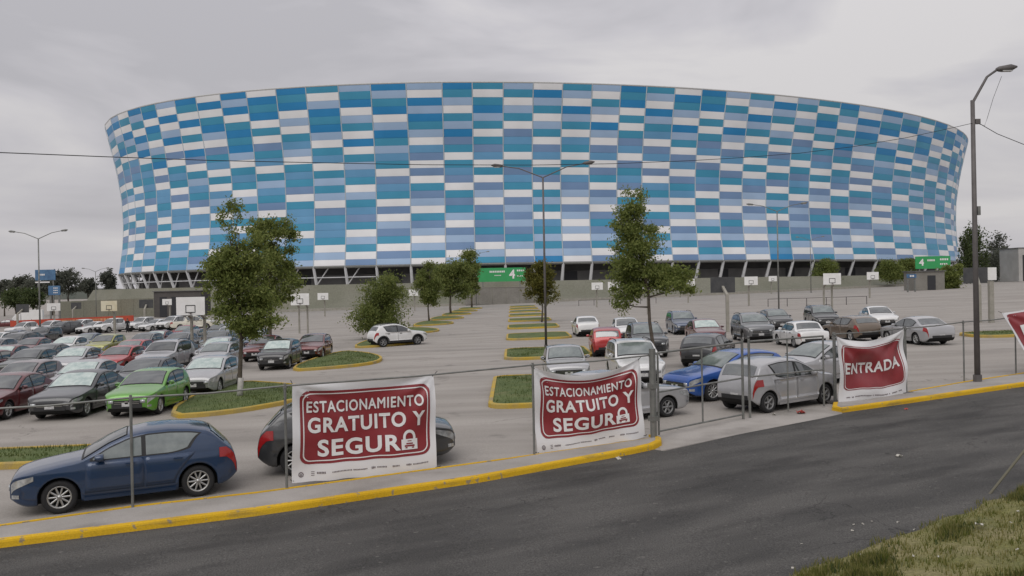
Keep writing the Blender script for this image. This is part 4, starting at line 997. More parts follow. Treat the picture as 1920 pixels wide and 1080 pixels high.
# ---------------------------------------------------------------- trees
def make_tree(base, lobes, nleaf, size, leafm, label, trunk_r=0.12, fork=None, white=None, group=None, lean=(0, 0), seed=1, name='tree', clumps=9, droop=0.3):
    rn = random.Random(seed); base = Vector(base); root = empty(name, base); tag(root, label, 'bush' if name == 'bush' else 'tree', group)
    cz = max(l[0][2] for l in lobes); fz = fork if fork is not None else min(l[0][2] - l[1][2] for l in lobes) + 0.3
    tr = MB(); topz = cz * 0.92; pts = []; rad = []
    for k in range(7):
        t_ = k / 6; z = topz * t_; pts.append((lean[0] * t_ + 0.06 * math.sin(k * 1.7 + seed), lean[1] * t_ + 0.05 * math.cos(k * 2.1 + seed), z)); rad.append(trunk_r * (1.15 - 0.95 * t_))
    tr.tube(pts, rad, 8)
    tb_ = []
    for (c, r_) in lobes:
        c = Vector(c); z0 = min(c.z - 0.15, fz + (topz - fz) * 0.5 * rn.random()); z0 = max(z0, fz * 0.8); t_ = z0 / topz
        a = Vector((lean[0] * t_, lean[1] * t_, z0)); mid = a.lerp(c, .5) + Vector((0, 0, -0.1 * r_[2]))
        tr.tube([a, mid, c], [trunk_r * 0.5, trunk_r * 0.32, trunk_r * 0.12], 6)
        for _ in range(5):
            e_ = c + Vector((rn.uniform(-1, 1) * r_[0], rn.uniform(-1, 1) * r_[1], rn.uniform(-1, 1) * r_[2])) * 0.75
            s_ = mid.lerp(c, rn.random()); tr.tube([s_, s_.lerp(e_, .5) + Vector((0, 0, .05)), e_], [trunk_r * .2, trunk_r * .13, trunk_r * .05], 4)
    t_o = tr.build('trunk', M('bark'), root, True)
    if white:
        wm = MB(); wm.tube([(pts[0][0] * 1.0, pts[0][1], -0.02), (lean[0] * white / topz + 0.01, lean[1] * white / topz, white)], [trunk_r * 1.32, trunk_r * 1.22], 10); wm.build('whitewash', M('whitewash'), t_o, True)
    v = []; f = []; tv = sum(r_[0] * r_[1] * r_[2] for _, r_ in lobes)
    for (c, r_) in lobes:
        n_ = int(nleaf * r_[0] * r_[1] * r_[2] / tv); cl = []
        for _ in range(max(3, int(clumps * (0.6 + rn.random() * 0.8)))):
            while True:
                p = Vector((rn.uniform(-1, 1), rn.uniform(-1, 1), rn.uniform(-1, 1)))
                if 0.25 < p.length < 1: break
            cl.append((p, rn.uniform(0.2, 0.45)))
        for _ in range(n_):
            p, s_ = rn.choice(cl); d = Vector((rn.gauss(0, 1), rn.gauss(0, 1), rn.gauss(0, 0.8))) * s_ * 0.68
            q = Vector(c) + Vector(((p.x + d.x) * r_[0], (p.y + d.y) * r_[1], (p.z + d.z) * r_[2]))
            sz = size * rn.uniform(0.6, 1.3)
            a = Vector((rn.uniform(-1, 1), rn.uniform(-1, 1), rn.uniform(-1, 1) - droop)).normalized(); b = a.cross(Vector((rn.uniform(-1, 1), rn.uniform(-1, 1), rn.uniform(-1, 1)))).normalized()
            k = len(v); v += [q - a * sz * 0.5, q + b * sz * 0.23 , q + a * sz * 0.6, q - b * sz * 0.23]; f.append((k, k + 1, k + 2, k + 3))
    mesh('crown', v, f, M(leafm), root)
    return root
def G3(x, y, dz=0): return (x, y, gz(x) + dz)
t0 = gp(452, 752)
make_tree((t0.x, t0.y, t0.z + 0.12), [((0.1, 0, 3.3), (0.95, 0.85, 0.8)), ((0.3, .2, 4.0), (1.05, 0.9, 0.9)), ((-0.65, 0, 4.6), (0.65, 0.6, 0.65)), ((0.1, 0, 5.5), (0.85, 0.8, 0.9)), ((-0.25, 0, 6.7), (0.4, 0.4, 0.75)), ((0.75, 0, 2.9), (0.8, 0.7, 0.5)), ((0.2, 0.2, 2.55), (0.7, .6, .45)), ((-0.15, 0, 4.9), (0.95, .8, .9))], 21000, 0.13, 'leaf',
          'leafy tree with whitewashed trunk on the grass island at left', 0.085, fork=2.0, white=0.75, seed=4, clumps=12)
make_tree(G3(-16.6, 58.5), [((0.2, 0, 6.0), (1.5, 1.3, 1.4)), ((0.6, 0, 7.8), (1.35, 1.2, 1.2)), ((-0.6, 0, 8.3), (1.0, 1, .9)), ((1.3, 0, 5.2), (1.0, 1, 1.1)), ((-.9, 0, 4.8), (1.2, 1, 1.0)), ((0.5, 0, 4.0), (1.2, 1, .7))], 15000, 0.2, 'leaf',
          'darker round-topped tree just behind the whitewashed tree', 0.13, fork=3.0, seed=9, clumps=12)
t1 = gp(1233, 700)
make_tree((t1.x, t1.y, t1.z), [((-0.9, 0, 7.2), (0.5, 0.5, 0.75)), ((-1.0, 0, 6.5), (0.75, 0.7, 0.7)), ((-0.75, 0, 5.5), (1.0, 0.9, 0.9)), ((-0.55, 0, 4.7), (1.15, 1, 0.8)), ((-0.2, 0, 4.1), (1.3, 1.1, 0.7)), ((0.75, 0, 3.8), (0.95, 0.9, 0.6)), ((-1.15, 0, 3.6), (0.7, 0.6, 0.6)), ((-1.4, 0, 2.95), (0.4, 0.35, 0.5)), ((1.25, .1, 3.65), (0.5, 0.5, 0.35))], 22000, 0.13, 'leaf',
          'leafy tree with thin dark trunk behind the gate', 0.085, fork=3.1, white=0.95, lean=(-0.75, 0), seed=21, clumps=12)
make_tree(G3(-11.0, 70.5), [((0, 0, 2.6), (2.1, 2, 1.9)), ((0.5, 0, 3.9), (1.7, 1.6, 1.3)), ((-0.6, 0, 1.6), (2.0, 1.7, 1.2)), ((0.9, 0, 4.7), (1.0, 1, .8)), ((0.3, 0, .9), (1.7, 1.5, .8))], 20000, 0.19, 'leaf_olive', 'dense rounded bush-like tree behind the white crossover', 0.12, fork=0.8, seed=31, clumps=26)
make_tree(gp(804, 604), [((0, 0, 3.9), (1.5, 1.3, 1.5)), ((0.2, 0, 5.6), (1.1, 1, 1.3)), ((-0.3, 0, 4.9), (1.3, 1.2, 1.2)), ((0.3, 0, 3.0), (1.2, 1.1, .9))], 8000, 0.26, 'leaf_olive', 'slim young tree left in the group behind the white crossover', 0.1, fork=2, seed=33, clumps=14)
make_tree(gp(845, 590), [((0, 0, 5.0), (2.4, 2.0, 2.2)), ((1.3, 0, 7.0), (1.8, 1.6, 1.7)), ((-0.8, 0, 6.2), (1.8, 1.6, 1.6)), ((1.0, 0, 3.6), (2.1, 1.6, 1.2))], 9000, 0.36, 'leaf_olive', 'wide middle tree in the group beyond the white crossover', 0.16, fork=2.6, seed=34, clumps=16)
make_tree(gp(885, 578), [((0, 0, 6.4), (2.0, 1.8, 2.6)), ((-0.3, 0, 9.2), (1.8, 1.6, 2.0)), ((0.2, 0, 4.4), (1.6, 1.5, 1.6))], 8000, 0.4, 'leaf_olive', 'tall tree at the right of the group left of the green sign', 0.18, fork=3, seed=35, clumps=14)
make_tree(gp(1017, 604), [((0, 0, 3.6), (1.7, 1.4, 1.4)), ((0.1, 0, 4.9), (1.5, 1.3, 1.3)), ((-0.3, 0, 4.2), (1.6, 1.3, 1.2)), ((0.5, 0, 2.9), (1.1, 1, .8))], 10000, 0.25, 'leaf_yellow', 'yellowish tree on the middle islands beside the double lamp', 0.09, fork=2, seed=36, clumps=16)
BGp = 'bushes along the stadium slope'
for px, py, Y, sc, lm, sd_, lab in ((1549, 530, 228, 1.5, 'leaf', 41, 'bush left of three at the right slope, behind a backboard'), (1668, 527, 226, 1.45, 'leaf', 42, 'round bush right of the far backboards on the slope'), (1700, 521, 232, 1.25, 'leaf', 43, 'smaller bush squeezed beside the right green sign'), (1785, 541, 176, 1.2, 'leaf', 44, 'large round shrub right of the right green sign')):
    p = at(px, py, Y); make_tree((p.x, p.y, p.z - 0.5), [((0, 0, 2.2 * sc), (2.0 * sc, 1.8 * sc, 1.9 * sc)), ((0.4 * sc, 0, 3.6 * sc), (1.5 * sc, 1.3 * sc, 1.2 * sc)), ((-0.6 * sc, 0, 1.2 * sc), (1.9 * sc, 1.6 * sc, 1.1 * sc))], 7000, 0.45, lm, lab, 0.12, fork=0.8, seed=sd_, name='bush', clumps=30, group=BGp)
FG = 'trees on the skyline'
for px, base, top_, wpx, Y, lm, sd_, lab in ((1828, 520, 409, 44, 230, 'leaf_dark', 51, 'tall dark tree behind the right lamp pole'), (1812, 525, 428, 30, 228, 'leaf_dark', 52, 'dark tree hard against the right end of the stadium'), (1868, 525, 432, 40, 250, 'leaf_far', 53, 'spreading tree right of the right lamp pole'), (1850, 525, 462, 60, 245, 'leaf_far', 54, 'lower bushy tree right of the stadium'), (1902, 530, 470, 40, 260, 'leaf_far', 55, 'low tree at the right edge of the picture'),
        (128, 548, 500, 46, 300, 'leaf_far', 61, 'grey green tree with bare twigs left of the stadium'), (98, 548, 505, 34, 290, 'leaf_far', 62, 'grey green tree behind the billboard'), (42, 552, 515, 40, 280, 'leaf_far', 63, 'dull tree left of the billboard'), (165, 548, 522, 26, 310, 'leaf_far', 64, 'low dark tree between the left lamps'), (203, 549, 503, 26, 285, 'leaf_far', 65, 'slim dark tree beside the left end of the stadium'), (8, 556, 524, 40, 300, 'leaf_far', 66, 'faint tree at the left edge of the picture'), (70, 552, 520, 50, 270, 'leaf_far', 67, 'bushy tree below the billboard'),
        (30, 575, 535, 50, 190, 'leaf_dark', 68, 'dark green hedge-like tree at the far left edge'), (62, 575, 538, 36, 188, 'leaf_dark', 69, 'dark green tree right of the hedge-like tree')):
    b = at(px, base, Y); h = (base - top_) / FOC * Y; wd = wpx / FOC * Y / 2; zb_ = gz(b.x)
    make_tree((b.x, b.y, zb_), [((0, 0, h * .45 + b.z - zb_), (wd, wd, h * .42)), ((wd * .25, 0, h * .72 + b.z - zb_), (wd * .7, wd * .7, h * .26)), ((-wd * .35, 0, h * .62 + b.z - zb_), (wd * .6, wd * .6, h * .25)), ((wd * .3, 0, h * .2 + b.z - zb_), (wd * .9, wd * .8, h * .25))], 2600, 0.7 * Y / 250, lm, lab, 0.25, fork=h * .25, seed=sd_, group=FG, clumps=18)
# far skyline
v = []; f = []
for k in range(121):
    a = R(-75 + 150 * k / 120); d = 1500; x, y = d * math.sin(a), d * math.cos(a); h = 12 + 9 * math.sin(k * .31) + 6 * math.sin(k * .83 + 1) + (14 if k > 84 else 0) + (10 if k < 20 else 0)
    v += [(x, y, -20), (x, y, max(4, h)), (x * 1.4, y * 1.4, max(4, h) * 1.1)]
tag(mesh('hills', v, grid_faces(121, 3), M('hill'), None, True), 'low hazy skyline', kind='structure')

# ---------------------------------------------------------------- lamps, wires, hoops, signs, small things
def lamp(base, h, arms, label, rr=0.09, group='street lamps', m_='steel', span=2.45, rise=1.05, flip=0.0):
    root = empty('street_lamp', base); tag(root, label, 'street lamp', group)
    mb = MB(); mb.tube([(0, 0, 0), (0, 0, h * .5), (0, 0, h)], [rr, rr * .85, rr * .7], 10); mb.build('pole', M(m_), root, True)
    mb = MB(); mb.box((0, 0, 0.02), (0.45, 0.45, 0.04)); mb.tube([(0, 0, .04), (0, 0, .3)], rr * 1.4, 8); mb.build('base_plate', M(m_), root)
    for dx, dy in arms:
        a = MB(); e_ = Vector((dx * span, dy * span, h + rise)); k_ = Vector((dx * span * .58, dy * span * .58, h + rise * .76))
        a.tube([(0, 0, h - .12), Vector((dx * .05, dy * .05, h)), k_, e_], [rr * .5, rr * .5, rr * .42, rr * .4], 8); a.build('arm', M(m_), root, True)
        hd = MB(); an = math.atan2(dy, dx); d3 = Vector((dx, dy, 0.12 + 0.25 * (rise > 1.5))).normalized(); p = e_ - d3 * 0.05
        hd.tube([p, p + d3 * .12, p + d3 * .5, p + d3 * .72], [.05, .10, .12, .03], 8); ho = hd.build('lamp_head', M(m_), root, True)
        gl = MB(); gl.box(p + d3 * .36 - Vector((0, 0, .10)), (.34, .16, .03), an); gl.build('lens', M('plate'), ho)
    return root
# roadside lamp at right
lb = gp(1833, 719); lamp_h = (at(1826, 188, lb.y).z - lb.z)
hd = at(1898, 124, lb.y); dxx = hd.x - lb.x
L1 = lamp(lb, lamp_h, [(1, 0)], 'tall dark single-arm roadside lamp on the right pavement', 0.10, None, 'dark_steel', span=dxx - .5, rise=hd.z - lb.z - lamp_h - 0.1)
mb = MB(); mb.box((0.14, 0, at(1828, 228, lb.y).z - lb.z), (.16, .16, .16)); mb.tube([(0.04, 0, at(1828, 228, lb.y).z - lb.z), (0.14, 0, at(1828, 228, lb.y).z - lb.z)], .03, 6); mb.build('bracket', M('dark_steel'), L1)
mb = MB(); mb.box((0.13, 0, at(1840, 395, lb.y).z - lb.z), (.1, .12, .3)); mb.build('junction_box', M('steel'), L1)
c0 = gp(1024, 656); lamp(c0, 10.4, [(-1, .1), (1, -.1)], 'double-arm lamp on the middle islands before the stadium', 0.078, 'double-arm lamps of the parking lot', 'dark_steel', rise=.75)
for px, Y, h, lab in ((74, 87, 10.6, 'double-arm lamp above the parked cars at far left'), (180, 187, 10.6, 'smaller double-arm lamp left of the stadium'), (1460, 88, 10.6, 'double-arm lamp rising among the right backboards'), (512, 187, 11.5, 'far lamp behind the leafy tree at left'), (893, 187, 11.0, 'far lamp behind the trees left of the green sign'), (1521, 187, 11.5, 'far lamp before the right part of the stadium')):
    q = at(px, 560, Y); lamp((q.x, q.y, gz(q.x)), h, [(-1, .05), (1, -.05)], lab, 0.085 if Y < 100 else .09, 'double-arm lamps of the parking lot', 'steel', rise=.75)
# overhead wires
wa = at(1832, 229, lb.y)
def cable(name, pts, rr, label):
    mb = MB(); mb.tube(pts, rr, 5); tag(mb.build(name, M('wire')), label, 'cable')
wy = lambda px: 29.1 - 0.0075 * (1830 - px)                 # the wire swings a little nearer towards the left
pts = [at(px, py, wy(px)) for px, py in ((-420, 268), (-200, 278), (0, 286), (200, 294), (400, 301), (640, 306), (800, 309), (1000, 309.5), (1150, 307), (1300, 301), (1400, 295), (1500, 287), (1600, 275), (1700, 258), (1780, 241))] + [wa]
cable('overhead_wire', pts, 0.009, 'sagging black wire crossing the stadium to the lamp pole')
cable('overhead_wire', [wa, at(1870, 251, 29.3), at(1920, 271, 29.6), at(2060, 322, 30.4)], 0.012, 'thin wire running down right from the lamp pole')
cable('lamp_cable', [at(1878, 143, lb.y), at(1862, 185, lb.y), at(1851, 222, lb.y), at(1846, 236, lb.y), at(1834, 232, lb.y)], 0.007, 'thin cable hanging from the roadside lamp arm')
# basketball hoops
def hoop(px, Y, label, back=False, cream=False, face=None, posts=1, bw=1.8, bh=1.15, turn=0.0):
    q = at(px, 560, Y); z = gz(q.x); root = empty('basketball_hoop', (q.x, q.y, z), R(turn)); tag(root, label, 'basketball hoop', 'basketball hoops standing in the lot')
    s = 1 if back else -1; zc = 2.85 + bh / 2; yb = s * 1.0
    mb = MB(); mb.box((0, yb, zc), (bw, 0.05, bh)); b_ = mb.build('backboard', M('board_back' if back else ('board_cream' if cream else 'board_white')), root)
    mb = MB(); yf = yb + (-0.032 if not back else 0.032)
    for c, d in (((0, yf, zc - bh / 2 + .18), (.62, .01, .05)), ((0, yf, zc - bh / 2 + .62), (.62, .01, .05)), ((-.29, yf, zc - bh / 2 + .4), (.05, .01, .4)), ((.29, yf, zc - bh / 2 + .4), (.05, .01, .4))): mb.box(c, d)
    mb.build('target_square', M('black_plastic'), b_)
    mb = MB(); rc = Vector((0, yb + s * .38, zc - bh / 2 + .16)); mb.tube([rc + Vector((.22 * math.cos(k * math.pi / 6), .22 * math.sin(k * math.pi / 6), 0)) for k in range(13)], .014, 5); mb.box(rc - Vector((0, s * .3, .0)), (.12, .2, .1)); mb.build('rim', M('dark_steel'), root)
    for k in range(posts):
        dx = 0 if posts == 1 else (-.42 + .84 * k); mb = MB(); mb.box((dx, -s * .25, 1.35), (.14 if posts > 1 else .22, .2, 2.7)); mb.build('post', M('post_concrete'), root)
        mb = MB(); mb.add([(dx + a * .09, b, c + d * .1) for a in (-1, 1) for b, c in ((-s * .25, 2.65), (yb - s * .02, 3.25)) for d in (-1, 1)], [(0, 1, 3, 2), (4, 6, 7, 5), (0, 4, 5, 1), (2, 3, 7, 6), (0, 2, 6, 4), (1, 5, 7, 3)]); mb.build('arm', M('post_concrete'), root)
    return root
for a in ((212, 97, 'cream backboard above the white pickups', dict(cream=True)), (368, 55, 'largest white backboard beside the leafy tree at left', dict(posts=2)), (567, 85, 'white backboard on two posts right of the leafy tree', dict(posts=2)), (608, 145, 'small far white backboard right of the two-post one', {}), (777, 160, 'small white backboard behind the slim young tree', {}),
          (1119, 138, 'white backboard left of the tree behind the gate', {}), (1150, 130, 'white backboard half hidden by the tree behind the gate', {}), (1215, 100, 'backboard hidden in the crown of the tree behind the gate', {}), (1291, 144, 'far white backboard right of the tree behind the gate', {}), (1362, 62, 'dark backboard seen from behind on a slanted concrete arm', dict(back=True)), (1405, 117, 'white backboard beside the dark one', {}), (1447, 190, 'tiny far backboard under the stadium columns', {}),
          (1554, 88, 'white backboard on two posts above the black estate car', dict(posts=2)), (1632, 132, 'far white backboard left of the slope bushes', {}), (1836, 62, 'dark backboard seen from behind at the right lamp pole', dict(back=True, turn=-22)),
          (271, 115, 'dark backboard seen from behind near the dark booth', dict(back=True, turn=12)), (137, 150, 'dark far backboard seen from behind left of the cream one', dict(back=True)), (34, 118, 'dark backboard seen from behind at the far left', dict(back=True)), (101, 130, 'white backboard turned askew near the blue sign', dict(turn=25)), (317, 165, 'far white backboard before the dark booth', {})):
    hoop(a[0], a[1], a[2], **a[3])
q = at(1861, 560, 61.0); o = empty('notice_board', (q.x, q.y, gz(q.x))); mb = MB(); mb.box((0, 0, 3.5), (.6, .06, .9)); mb.build('board', M('board_white'), o); mb = MB(); mb.box((0, .2, 1.5), (.3, .3, 3.0)); mb.build('post', M('post_concrete'), o); tag(o, 'narrow white board on a post right of the lamp pole', 'sign')
# low rails along the far side
for k, (pa, pb, Y0, Y1, lab) in enumerate(((1440, 1625, 110, 106, 'low tubular rail between the right backboards'), (1085, 1230, 150, 148, 'low tubular rail beyond the tree behind the gate'))):
    A = at(pa, 560, Y0); B = at(pb, 560, Y1); root = empty('low_rail', (A.x, A.y, gz(A.x))); tag(root, lab, 'rail'); o0 = Vector((A.x, A.y, gz(A.x)))
    Bv = Vector((B.x, B.y, gz(B.x))) - o0
    for i in range(6): mb = MB(); p = Bv * (i / 5); mb.tube([p, p + Vector((0, 0, 1.0))], .05, 6); mb.build('post', M('dark_steel'), root)
    mb = MB(); mb.tube([Vector((0, 0, 1)), Bv + Vector((0, 0, 1))], .035, 6); mb.build('rail', M('dark_steel'), root)
# green gate signs on the stadium plaza
def panel_sign(nm, px0, px1, pt, pb, Y, m_, label, cat='sign', legs=True, texts=(), frame=True):
    a, b = at(px0, pt, Y), at(px1, pb, Y); w_, h = b.x - a.x, a.z - b.z; root = empty(nm, ((a.x + b.x) / 2, Y, gz((a.x + b.x) / 2))); tag(root, label, cat); zc = (a.z + b.z) / 2 - root.location.z
    mb = MB(); mb.box((0, 0, zc), (w_, .2, h)); pn = mb.build('panel', M(m_), root)
    if legs:
        for s in (-1, 1): mb = MB(); zz = zc - h / 2; mb.box((s * w_ * .38, .1, zz / 2), (.25, .2, zz)); mb.build('leg', M('steel'), root)
    for txt, u0, v0, u1, v1 in texts:
        S = lambda u, v, o_: Vector((-w_ / 2 + w_ * u, -.1 - o_, zc - h / 2 + h * v))
        if txt: text_uv(txt, u0, v0, u1, v1, S, .03, 'lettering', M('letter_white'), pn)
        else: mesh('lettering', [S(u0, v0, .03), S(u1, v0, .03), S(u1, v1, .03), S(u0, v1, .03)], [(0, 1, 2, 3)], M('letter_white'), pn)
    return root
bars = lambda u0, u1, v, n_, h=.07: tuple((None, u0 + (u1 - u0) * k / n_, v, u0 + (u1 - u0) * (k + .72) / n_, v + h) for k in range(n_))
panel_sign('gate_sign', 894, 986, 503, 527, 193, 'sign_green', 'long green gate sign with a large white 4 before the stadium', texts=(('4', .66, .2, .78, .86),) + bars(.26, .58, .66, 9, .13) + bars(.36, .5, .42, 5, .06) + bars(.82, .98, .72, 4, .12) + bars(.82, .95, .35, 4, .07))
panel_sign('gate_sign', 1716, 1782, 481, 503, 205, 'sign_green', 'green gate sign at the right end of the stadium', texts=(('4', .1, .25, .24, .8),) + bars(.34, .56, .6, 6, .15) + bars(.7, .95, .66, 4, .15) + bars(.7, .92, .3, 4, .12))
panel_sign('billboard', 66, 104, 506, 525, 200, 'sign_blue', 'blue billboard with red corner on a pole at far left', 'billboard', texts=bars(.2, .5, .45, 4, .16) + bars(.0, 1.0, -.25, 1, .12))
panel_sign('sign_board', 91, 113, 536, 553, 140, 'sign_blue', 'small blue sign with white lines at far left', texts=bars(.45, .85, .7, 3, .1) + bars(.45, .85, .45, 3, .1) + bars(.45, .85, .2, 3, .1))
panel_sign('sign_board', 1700, 1718, 514, 521, 160, 'sign_blue', 'tiny blue and white board below the right green sign', texts=bars(.3, .8, .3, 2, .4))
# concrete retaining wall in the middle, booth, white sheds
def block(nm, px0, px1, Y, h, dpt, m_, label, cat, base=0.0, door=None):
    a, b = at(px0, 560, Y), at(px1, 560, Y); xm = (a.x + b.x) / 2; root = empty(nm, (xm, Y, gz(xm) + base)); tag(root, label, cat)
    mb = MB(); mb.box((0, 0, h / 2), (b.x - a.x, dpt, h)); mb.build('wall', M(m_), root); mb = MB(); mb.box((0, 0, h + .08), (b.x - a.x + .5, dpt + .5, .16)); mb.build('roof', M('stand_grey'), root)
    for u in (door or ()): mb = MB(); mb.box(((b.x - a.x) * (u - .5), -dpt / 2 - .03, h * .4), (1.6, .06, h * .78)); mb.build('door', M('void'), root)
a, b = at(872, 560, 192.5), at(1000, 560, 192.5); xm = (a.x + b.x) / 2; root = empty('retaining_wall', (xm, 192.5, gz(xm))); tag(root, 'plain concrete retaining wall below the long green sign', 'wall')
for k in range(5): mb = MB(); wq = (b.x - a.x) / 5; mb.box((a.x - xm + wq * (k + .5), 0, 1.9), (wq - .08, .5, 3.8)); mb.build('wall_panel', M('wall_concrete'), root)
mb = MB(); mb.box((0, 0, 3.86), (b.x - a.x + .2, .7, .1)); mb.build('coping', M('post_concrete'), root)
block('ticket_booth', 299, 386, 190, 5.6, 6, 'dark_building', 'long dark booth in front of the left stadium slope', 'building', 0, (.2, .45, .7))
block('low_building', 1706, 1760, 172, 3.7, 5, 'wall_concrete', 'low grey building below the right green sign', 'building', 0, (.55,))
block('house', 1893, 1925, 235, 9, 9, 'plaster', 'pale house at the right edge behind the trees', 'building', 0, (.4,))
block('house', 1868, 1900, 260, 6, 9, 'plaster', 'low pale house behind the right backboard', 'building', 0, (.6,))
# long retaining wall at left
a, b = at(112, 560, 212), at(300, 560, 205); root = empty('retaining_wall', (a.x, a.y, gz(a.x))); tag(root, 'long grey green retaining wall at left below the stadium', 'wall'); o0 = Vector((a.x, a.y, gz(a.x)))
for k in range(8):
    p = (Vector((b.x, b.y, gz(b.x))) - o0); mb = MB(); mb.box(p * ((k + .5) / 8) + Vector((0, 0, 2.2)), (p.length / 8 - .06, .5, 4.4), math.atan2(p.y, p.x)); mb.build('wall_panel', M('berm_grass'), root)
# red printed banner along the far lot
a, b = at(18, 560, 134), at(250, 560, 141); o0 = Vector((a.x, a.y, gz(a.x))); root = empty('long_banner', o0); tag(root, 'long red banner with pale lettering stretched behind the white pickups', 'banner'); p = Vector((b.x, b.y, gz(b.x))) - o0
nx = Vector((p.y, -p.x, 0)).normalized(); pn = []
for i in range(41):
    for j in range(2): pn.append(p * (i / 40) + Vector((0, 0, .55 + .95 * j)) + nx * .05 * math.sin(i * .9))
k = len(pn); pn2 = [q - nx * .03 for q in pn]; fs = grid_faces(41, 2)
bn = mesh('cloth', pn + pn2, fs + [tuple(i + k for i in f_[::-1]) for f_ in fs], M('red_paint'), root, True)
lt = MB()
for i in range(26):
    if i % 6 == 5: continue
    c = p * (.42 + .019 * i); d = p.normalized() * .28; lt.add([c - d + nx * .1 + Vector((0, 0, .85)), c + d + nx * .1 + Vector((0, 0, .85)), c + d + nx * .1 + Vector((0, 0, 1.25)), c - d + nx * .1 + Vector((0, 0, 1.25))], [(0, 1, 2, 3)])
lt.build('lettering', mat('pale_orange', (.62, .3, .16), .7), bn)
for i in range(7): mb = MB(); c = p * (i / 6) - nx * .08; mb.tube([c, c + Vector((0, 0, 1.6))], .04, 6); mb.build('post', M('steel'), root)
# light lorry and car far left
q = at(52, 560, 165); root = empty('parked_truck', (q.x, q.y, gz(q.x)), R(200)); tag(root, 'small white lorry far behind the left hoops', 'truck')
mb = MB(); mb.box((-.8, 0, 1.9), (3.6, 2.0, 2.0)); mb.build('cargo_box', M('board_white'), root); mb = MB(); mb.add([(1.1, s * .95, z) for s in (-1, 1) for z in (.6, 2.2)] + [(2.6, s * .95, z) for s in (-1, 1) for z in (.6, 1.3)] + [(2.0, s * .9, 2.2) for s in (-1, 1)], [(0, 4, 5, 8, 1), (2, 3, 9, 7, 6), (4, 6, 7, 5), (5, 7, 9, 8), (1, 8, 9, 3), (0, 1, 3, 2)]); mb.build('cab', PAINT['white'], root)
for x_ in (-1.8, 1.7):
    for s in (-1, 1):
        v, f = lathe([(-.1, .05), (-.1, .4), (.1, .4), (.1, .05)], 14); w_ = mesh('wheel', v, f, M('rubber'), root, True); w_.location = (x_, s * .9, .4)
q = at(8, 560, 150); car('sedan', 'dark red', q.x, q.y, 200, 'dark red car far off at the left edge of the picture'); recolour(PLACED[-1][0], PLACED[-1][1])
# the leaning stay rod on the bank
a = gp(1856, 926); b = at(1926, 838, a.y + .25); mb = MB(); mb.tube([a - (b - a) * 0.25, b, b + (b - a) * 1.6], .022, 6); tag(mb.build('stay_rod', mat('rod', (.13, .12, .085), .7)), 'thin olive rod leaning out of the grass at the right', 'rod')
# litter
def litter(px, py, s, m_, label, grp='litter'):
    p = gp(px, py); z = bank_z(p.x, p.y) if p.y < bank_edge(p.x) else gz(p.x) + .008
    if p.y < bank_edge(p.x):                # on the bank the ray meets the slope earlier
        d = ray(px, py); t_ = 0.004
        while True:
            q = Vector((0, 0, CAM_H)) + d * t_
            if q.z < bank_z(q.x, q.y) + .01: break
            t_ += 0.00002
        p = q; z = bank_z(p.x, p.y) + .02
    v = []; f = []
    for i in range(5):
        for j in range(5): v.append(Vector(((i - 2) * s * .25, (j - 2) * s * .2, abs(random.gauss(0, .22)) * s)))
    o = mesh('litter', v, grid_faces(5, 5), M(m_)); o.location = (p.x, p.y, z); o.rotation_euler = (random.uniform(-.4, .4), random.uniform(-.4, .4), random.uniform(0, 6)); tag(o, label, 'litter', grp)
litter(1502, 776, .26, 'litter_red', 'crushed red and white carton on the driveway slab'); litter(1452, 779, .12, 'litter_white', 'scrap of pale paper beside the silver hatchback'); litter(1699, 768, .1, 'litter_red', 'red scrap on the road below the entrance banner')
litter(1836, 987, .13, 'litter_white', 'largest white scrap on the grass bank'); litter(1160, 861, .11, 'litter_white', 'white scrap at the kerb left of the driveway'); litter(1686, 857, .14, 'litter_white', 'flat pale scrap in the middle of the road')
for px, py in ((1601, 985), (1618, 984), (1635, 979), (1598, 996), (1684, 980), (1503, 1021), (1486, 1066), (1715, 994), (1760, 1046), (1712, 1045), (1895, 982), (1908, 1033), (1614, 1042), (1909, 960)): litter(px, py, .04, 'litter_white', 'tiny white scrap on or beside the grass bank', 'tiny scraps of litter')
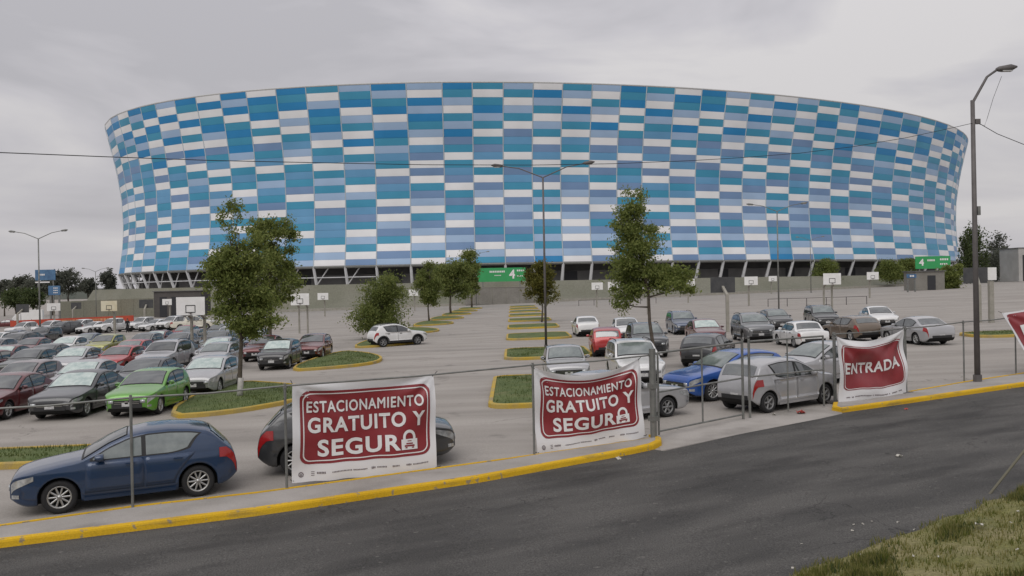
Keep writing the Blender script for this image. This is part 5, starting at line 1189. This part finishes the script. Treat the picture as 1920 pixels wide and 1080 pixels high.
# person in dark clothes by the pickups
def person(loc, rz, label):
    J = {'pel': (0, 0, .95), 'sp': (0, .01, 1.2), 'ch': (0, 0, 1.38), 'nk': (0, 0, 1.5), 'hd': (0, -.01, 1.62), 'tp': (0, 0, 1.72), 'ls': (.18, 0, 1.42), 'rs': (-.18, 0, 1.42), 'le': (.24, .02, 1.15), 're': (-.24, .02, 1.15), 'lw': (.25, -.06, .9), 'rw': (-.25, -.06, .9), 'lf': (.25, -.09, .8), 'rf': (-.25, -.09, .8),
         'lh': (.1, 0, .9), 'rh': (-.1, 0, .9), 'lk': (.12, -.02, .5), 'rk': (-.11, -.02, .5), 'la': (.13, .02, .1), 'ra': (-.12, .02, .1), 'lt': (.15, -.14, .04), 'rt': (-.14, -.14, .04)}
    Rd = {'pel': .15, 'sp': .13, 'ch': .16, 'nk': .06, 'hd': .1, 'tp': .08, 'ls': .075, 'rs': .075, 'le': .05, 're': .05, 'lw': .035, 'rw': .035, 'lf': .04, 'rf': .04, 'lh': .1, 'rh': .1, 'lk': .065, 'rk': .065, 'la': .045, 'ra': .045, 'lt': .04, 'rt': .04}
    E_ = [('pel', 'sp'), ('sp', 'ch'), ('ch', 'nk'), ('nk', 'hd'), ('hd', 'tp'), ('ch', 'ls'), ('ls', 'le'), ('le', 'lw'), ('lw', 'lf'), ('ch', 'rs'), ('rs', 're'), ('re', 'rw'), ('rw', 'rf'), ('pel', 'lh'), ('lh', 'lk'), ('lk', 'la'), ('la', 'lt'), ('pel', 'rh'), ('rh', 'rk'), ('rk', 'ra'), ('ra', 'rt')]
    ks = list(J); me = bpy.data.meshes.new('body'); me.from_pydata([J[k_] for k_ in ks], [(ks.index(a_), ks.index(b_)) for a_, b_ in E_], [])
    o = bpy.data.objects.new('tmp', me); COL.objects.link(o); md = o.modifiers.new('skin', 'SKIN'); sv = me.skin_vertices[0].data
    for i, k_ in enumerate(ks): sv[i].radius = (Rd[k_], Rd[k_]); sv[i].use_root = k_ == 'pel'
    o.modifiers.new('sub', 'SUBSURF').levels = 1; dg = bpy.context.evaluated_depsgraph_get(); m2 = bpy.data.meshes.new_from_object(o.evaluated_get(dg)); bpy.data.objects.remove(o)
    m2.materials.clear(); m2.materials.append(M('cloth_black')); m2.materials.append(M('skin'))
    for p_ in m2.polygons: p_.use_smooth = True; c = p_.center; p_.material_index = 1 if (c.z > 1.5 and c.z < 1.68) or (abs(c.x) > .2 and c.z < .88 and c.z > .7) else 0
    root = empty('person', loc, rz); tag(root, label, 'person'); b_ = bpy.data.objects.new('body', m2); COL.objects.link(b_); b_.parent = root
    hm = MB(); v, f = [], []
    for i in range(6):
        for k_ in range(10): th = R(i * 17); a_ = k_ * math.pi / 5; v.append((.108 * math.sin(th) * math.cos(a_), .015 + .118 * math.sin(th) * math.sin(a_), 1.63 + .125 * math.cos(th)))
    for i in range(5):
        for k_ in range(10): f.append((i * 10 + k_, i * 10 + (k_ + 1) % 10, (i + 1) * 10 + (k_ + 1) % 10, (i + 1) * 10 + k_))
    mesh('hair', v, f, M('cloth_black'), root, True)
q = at(238, 560, 105); person((q.x, q.y, gz(q.x)), R(20), 'person in dark clothes standing among the white pickups')
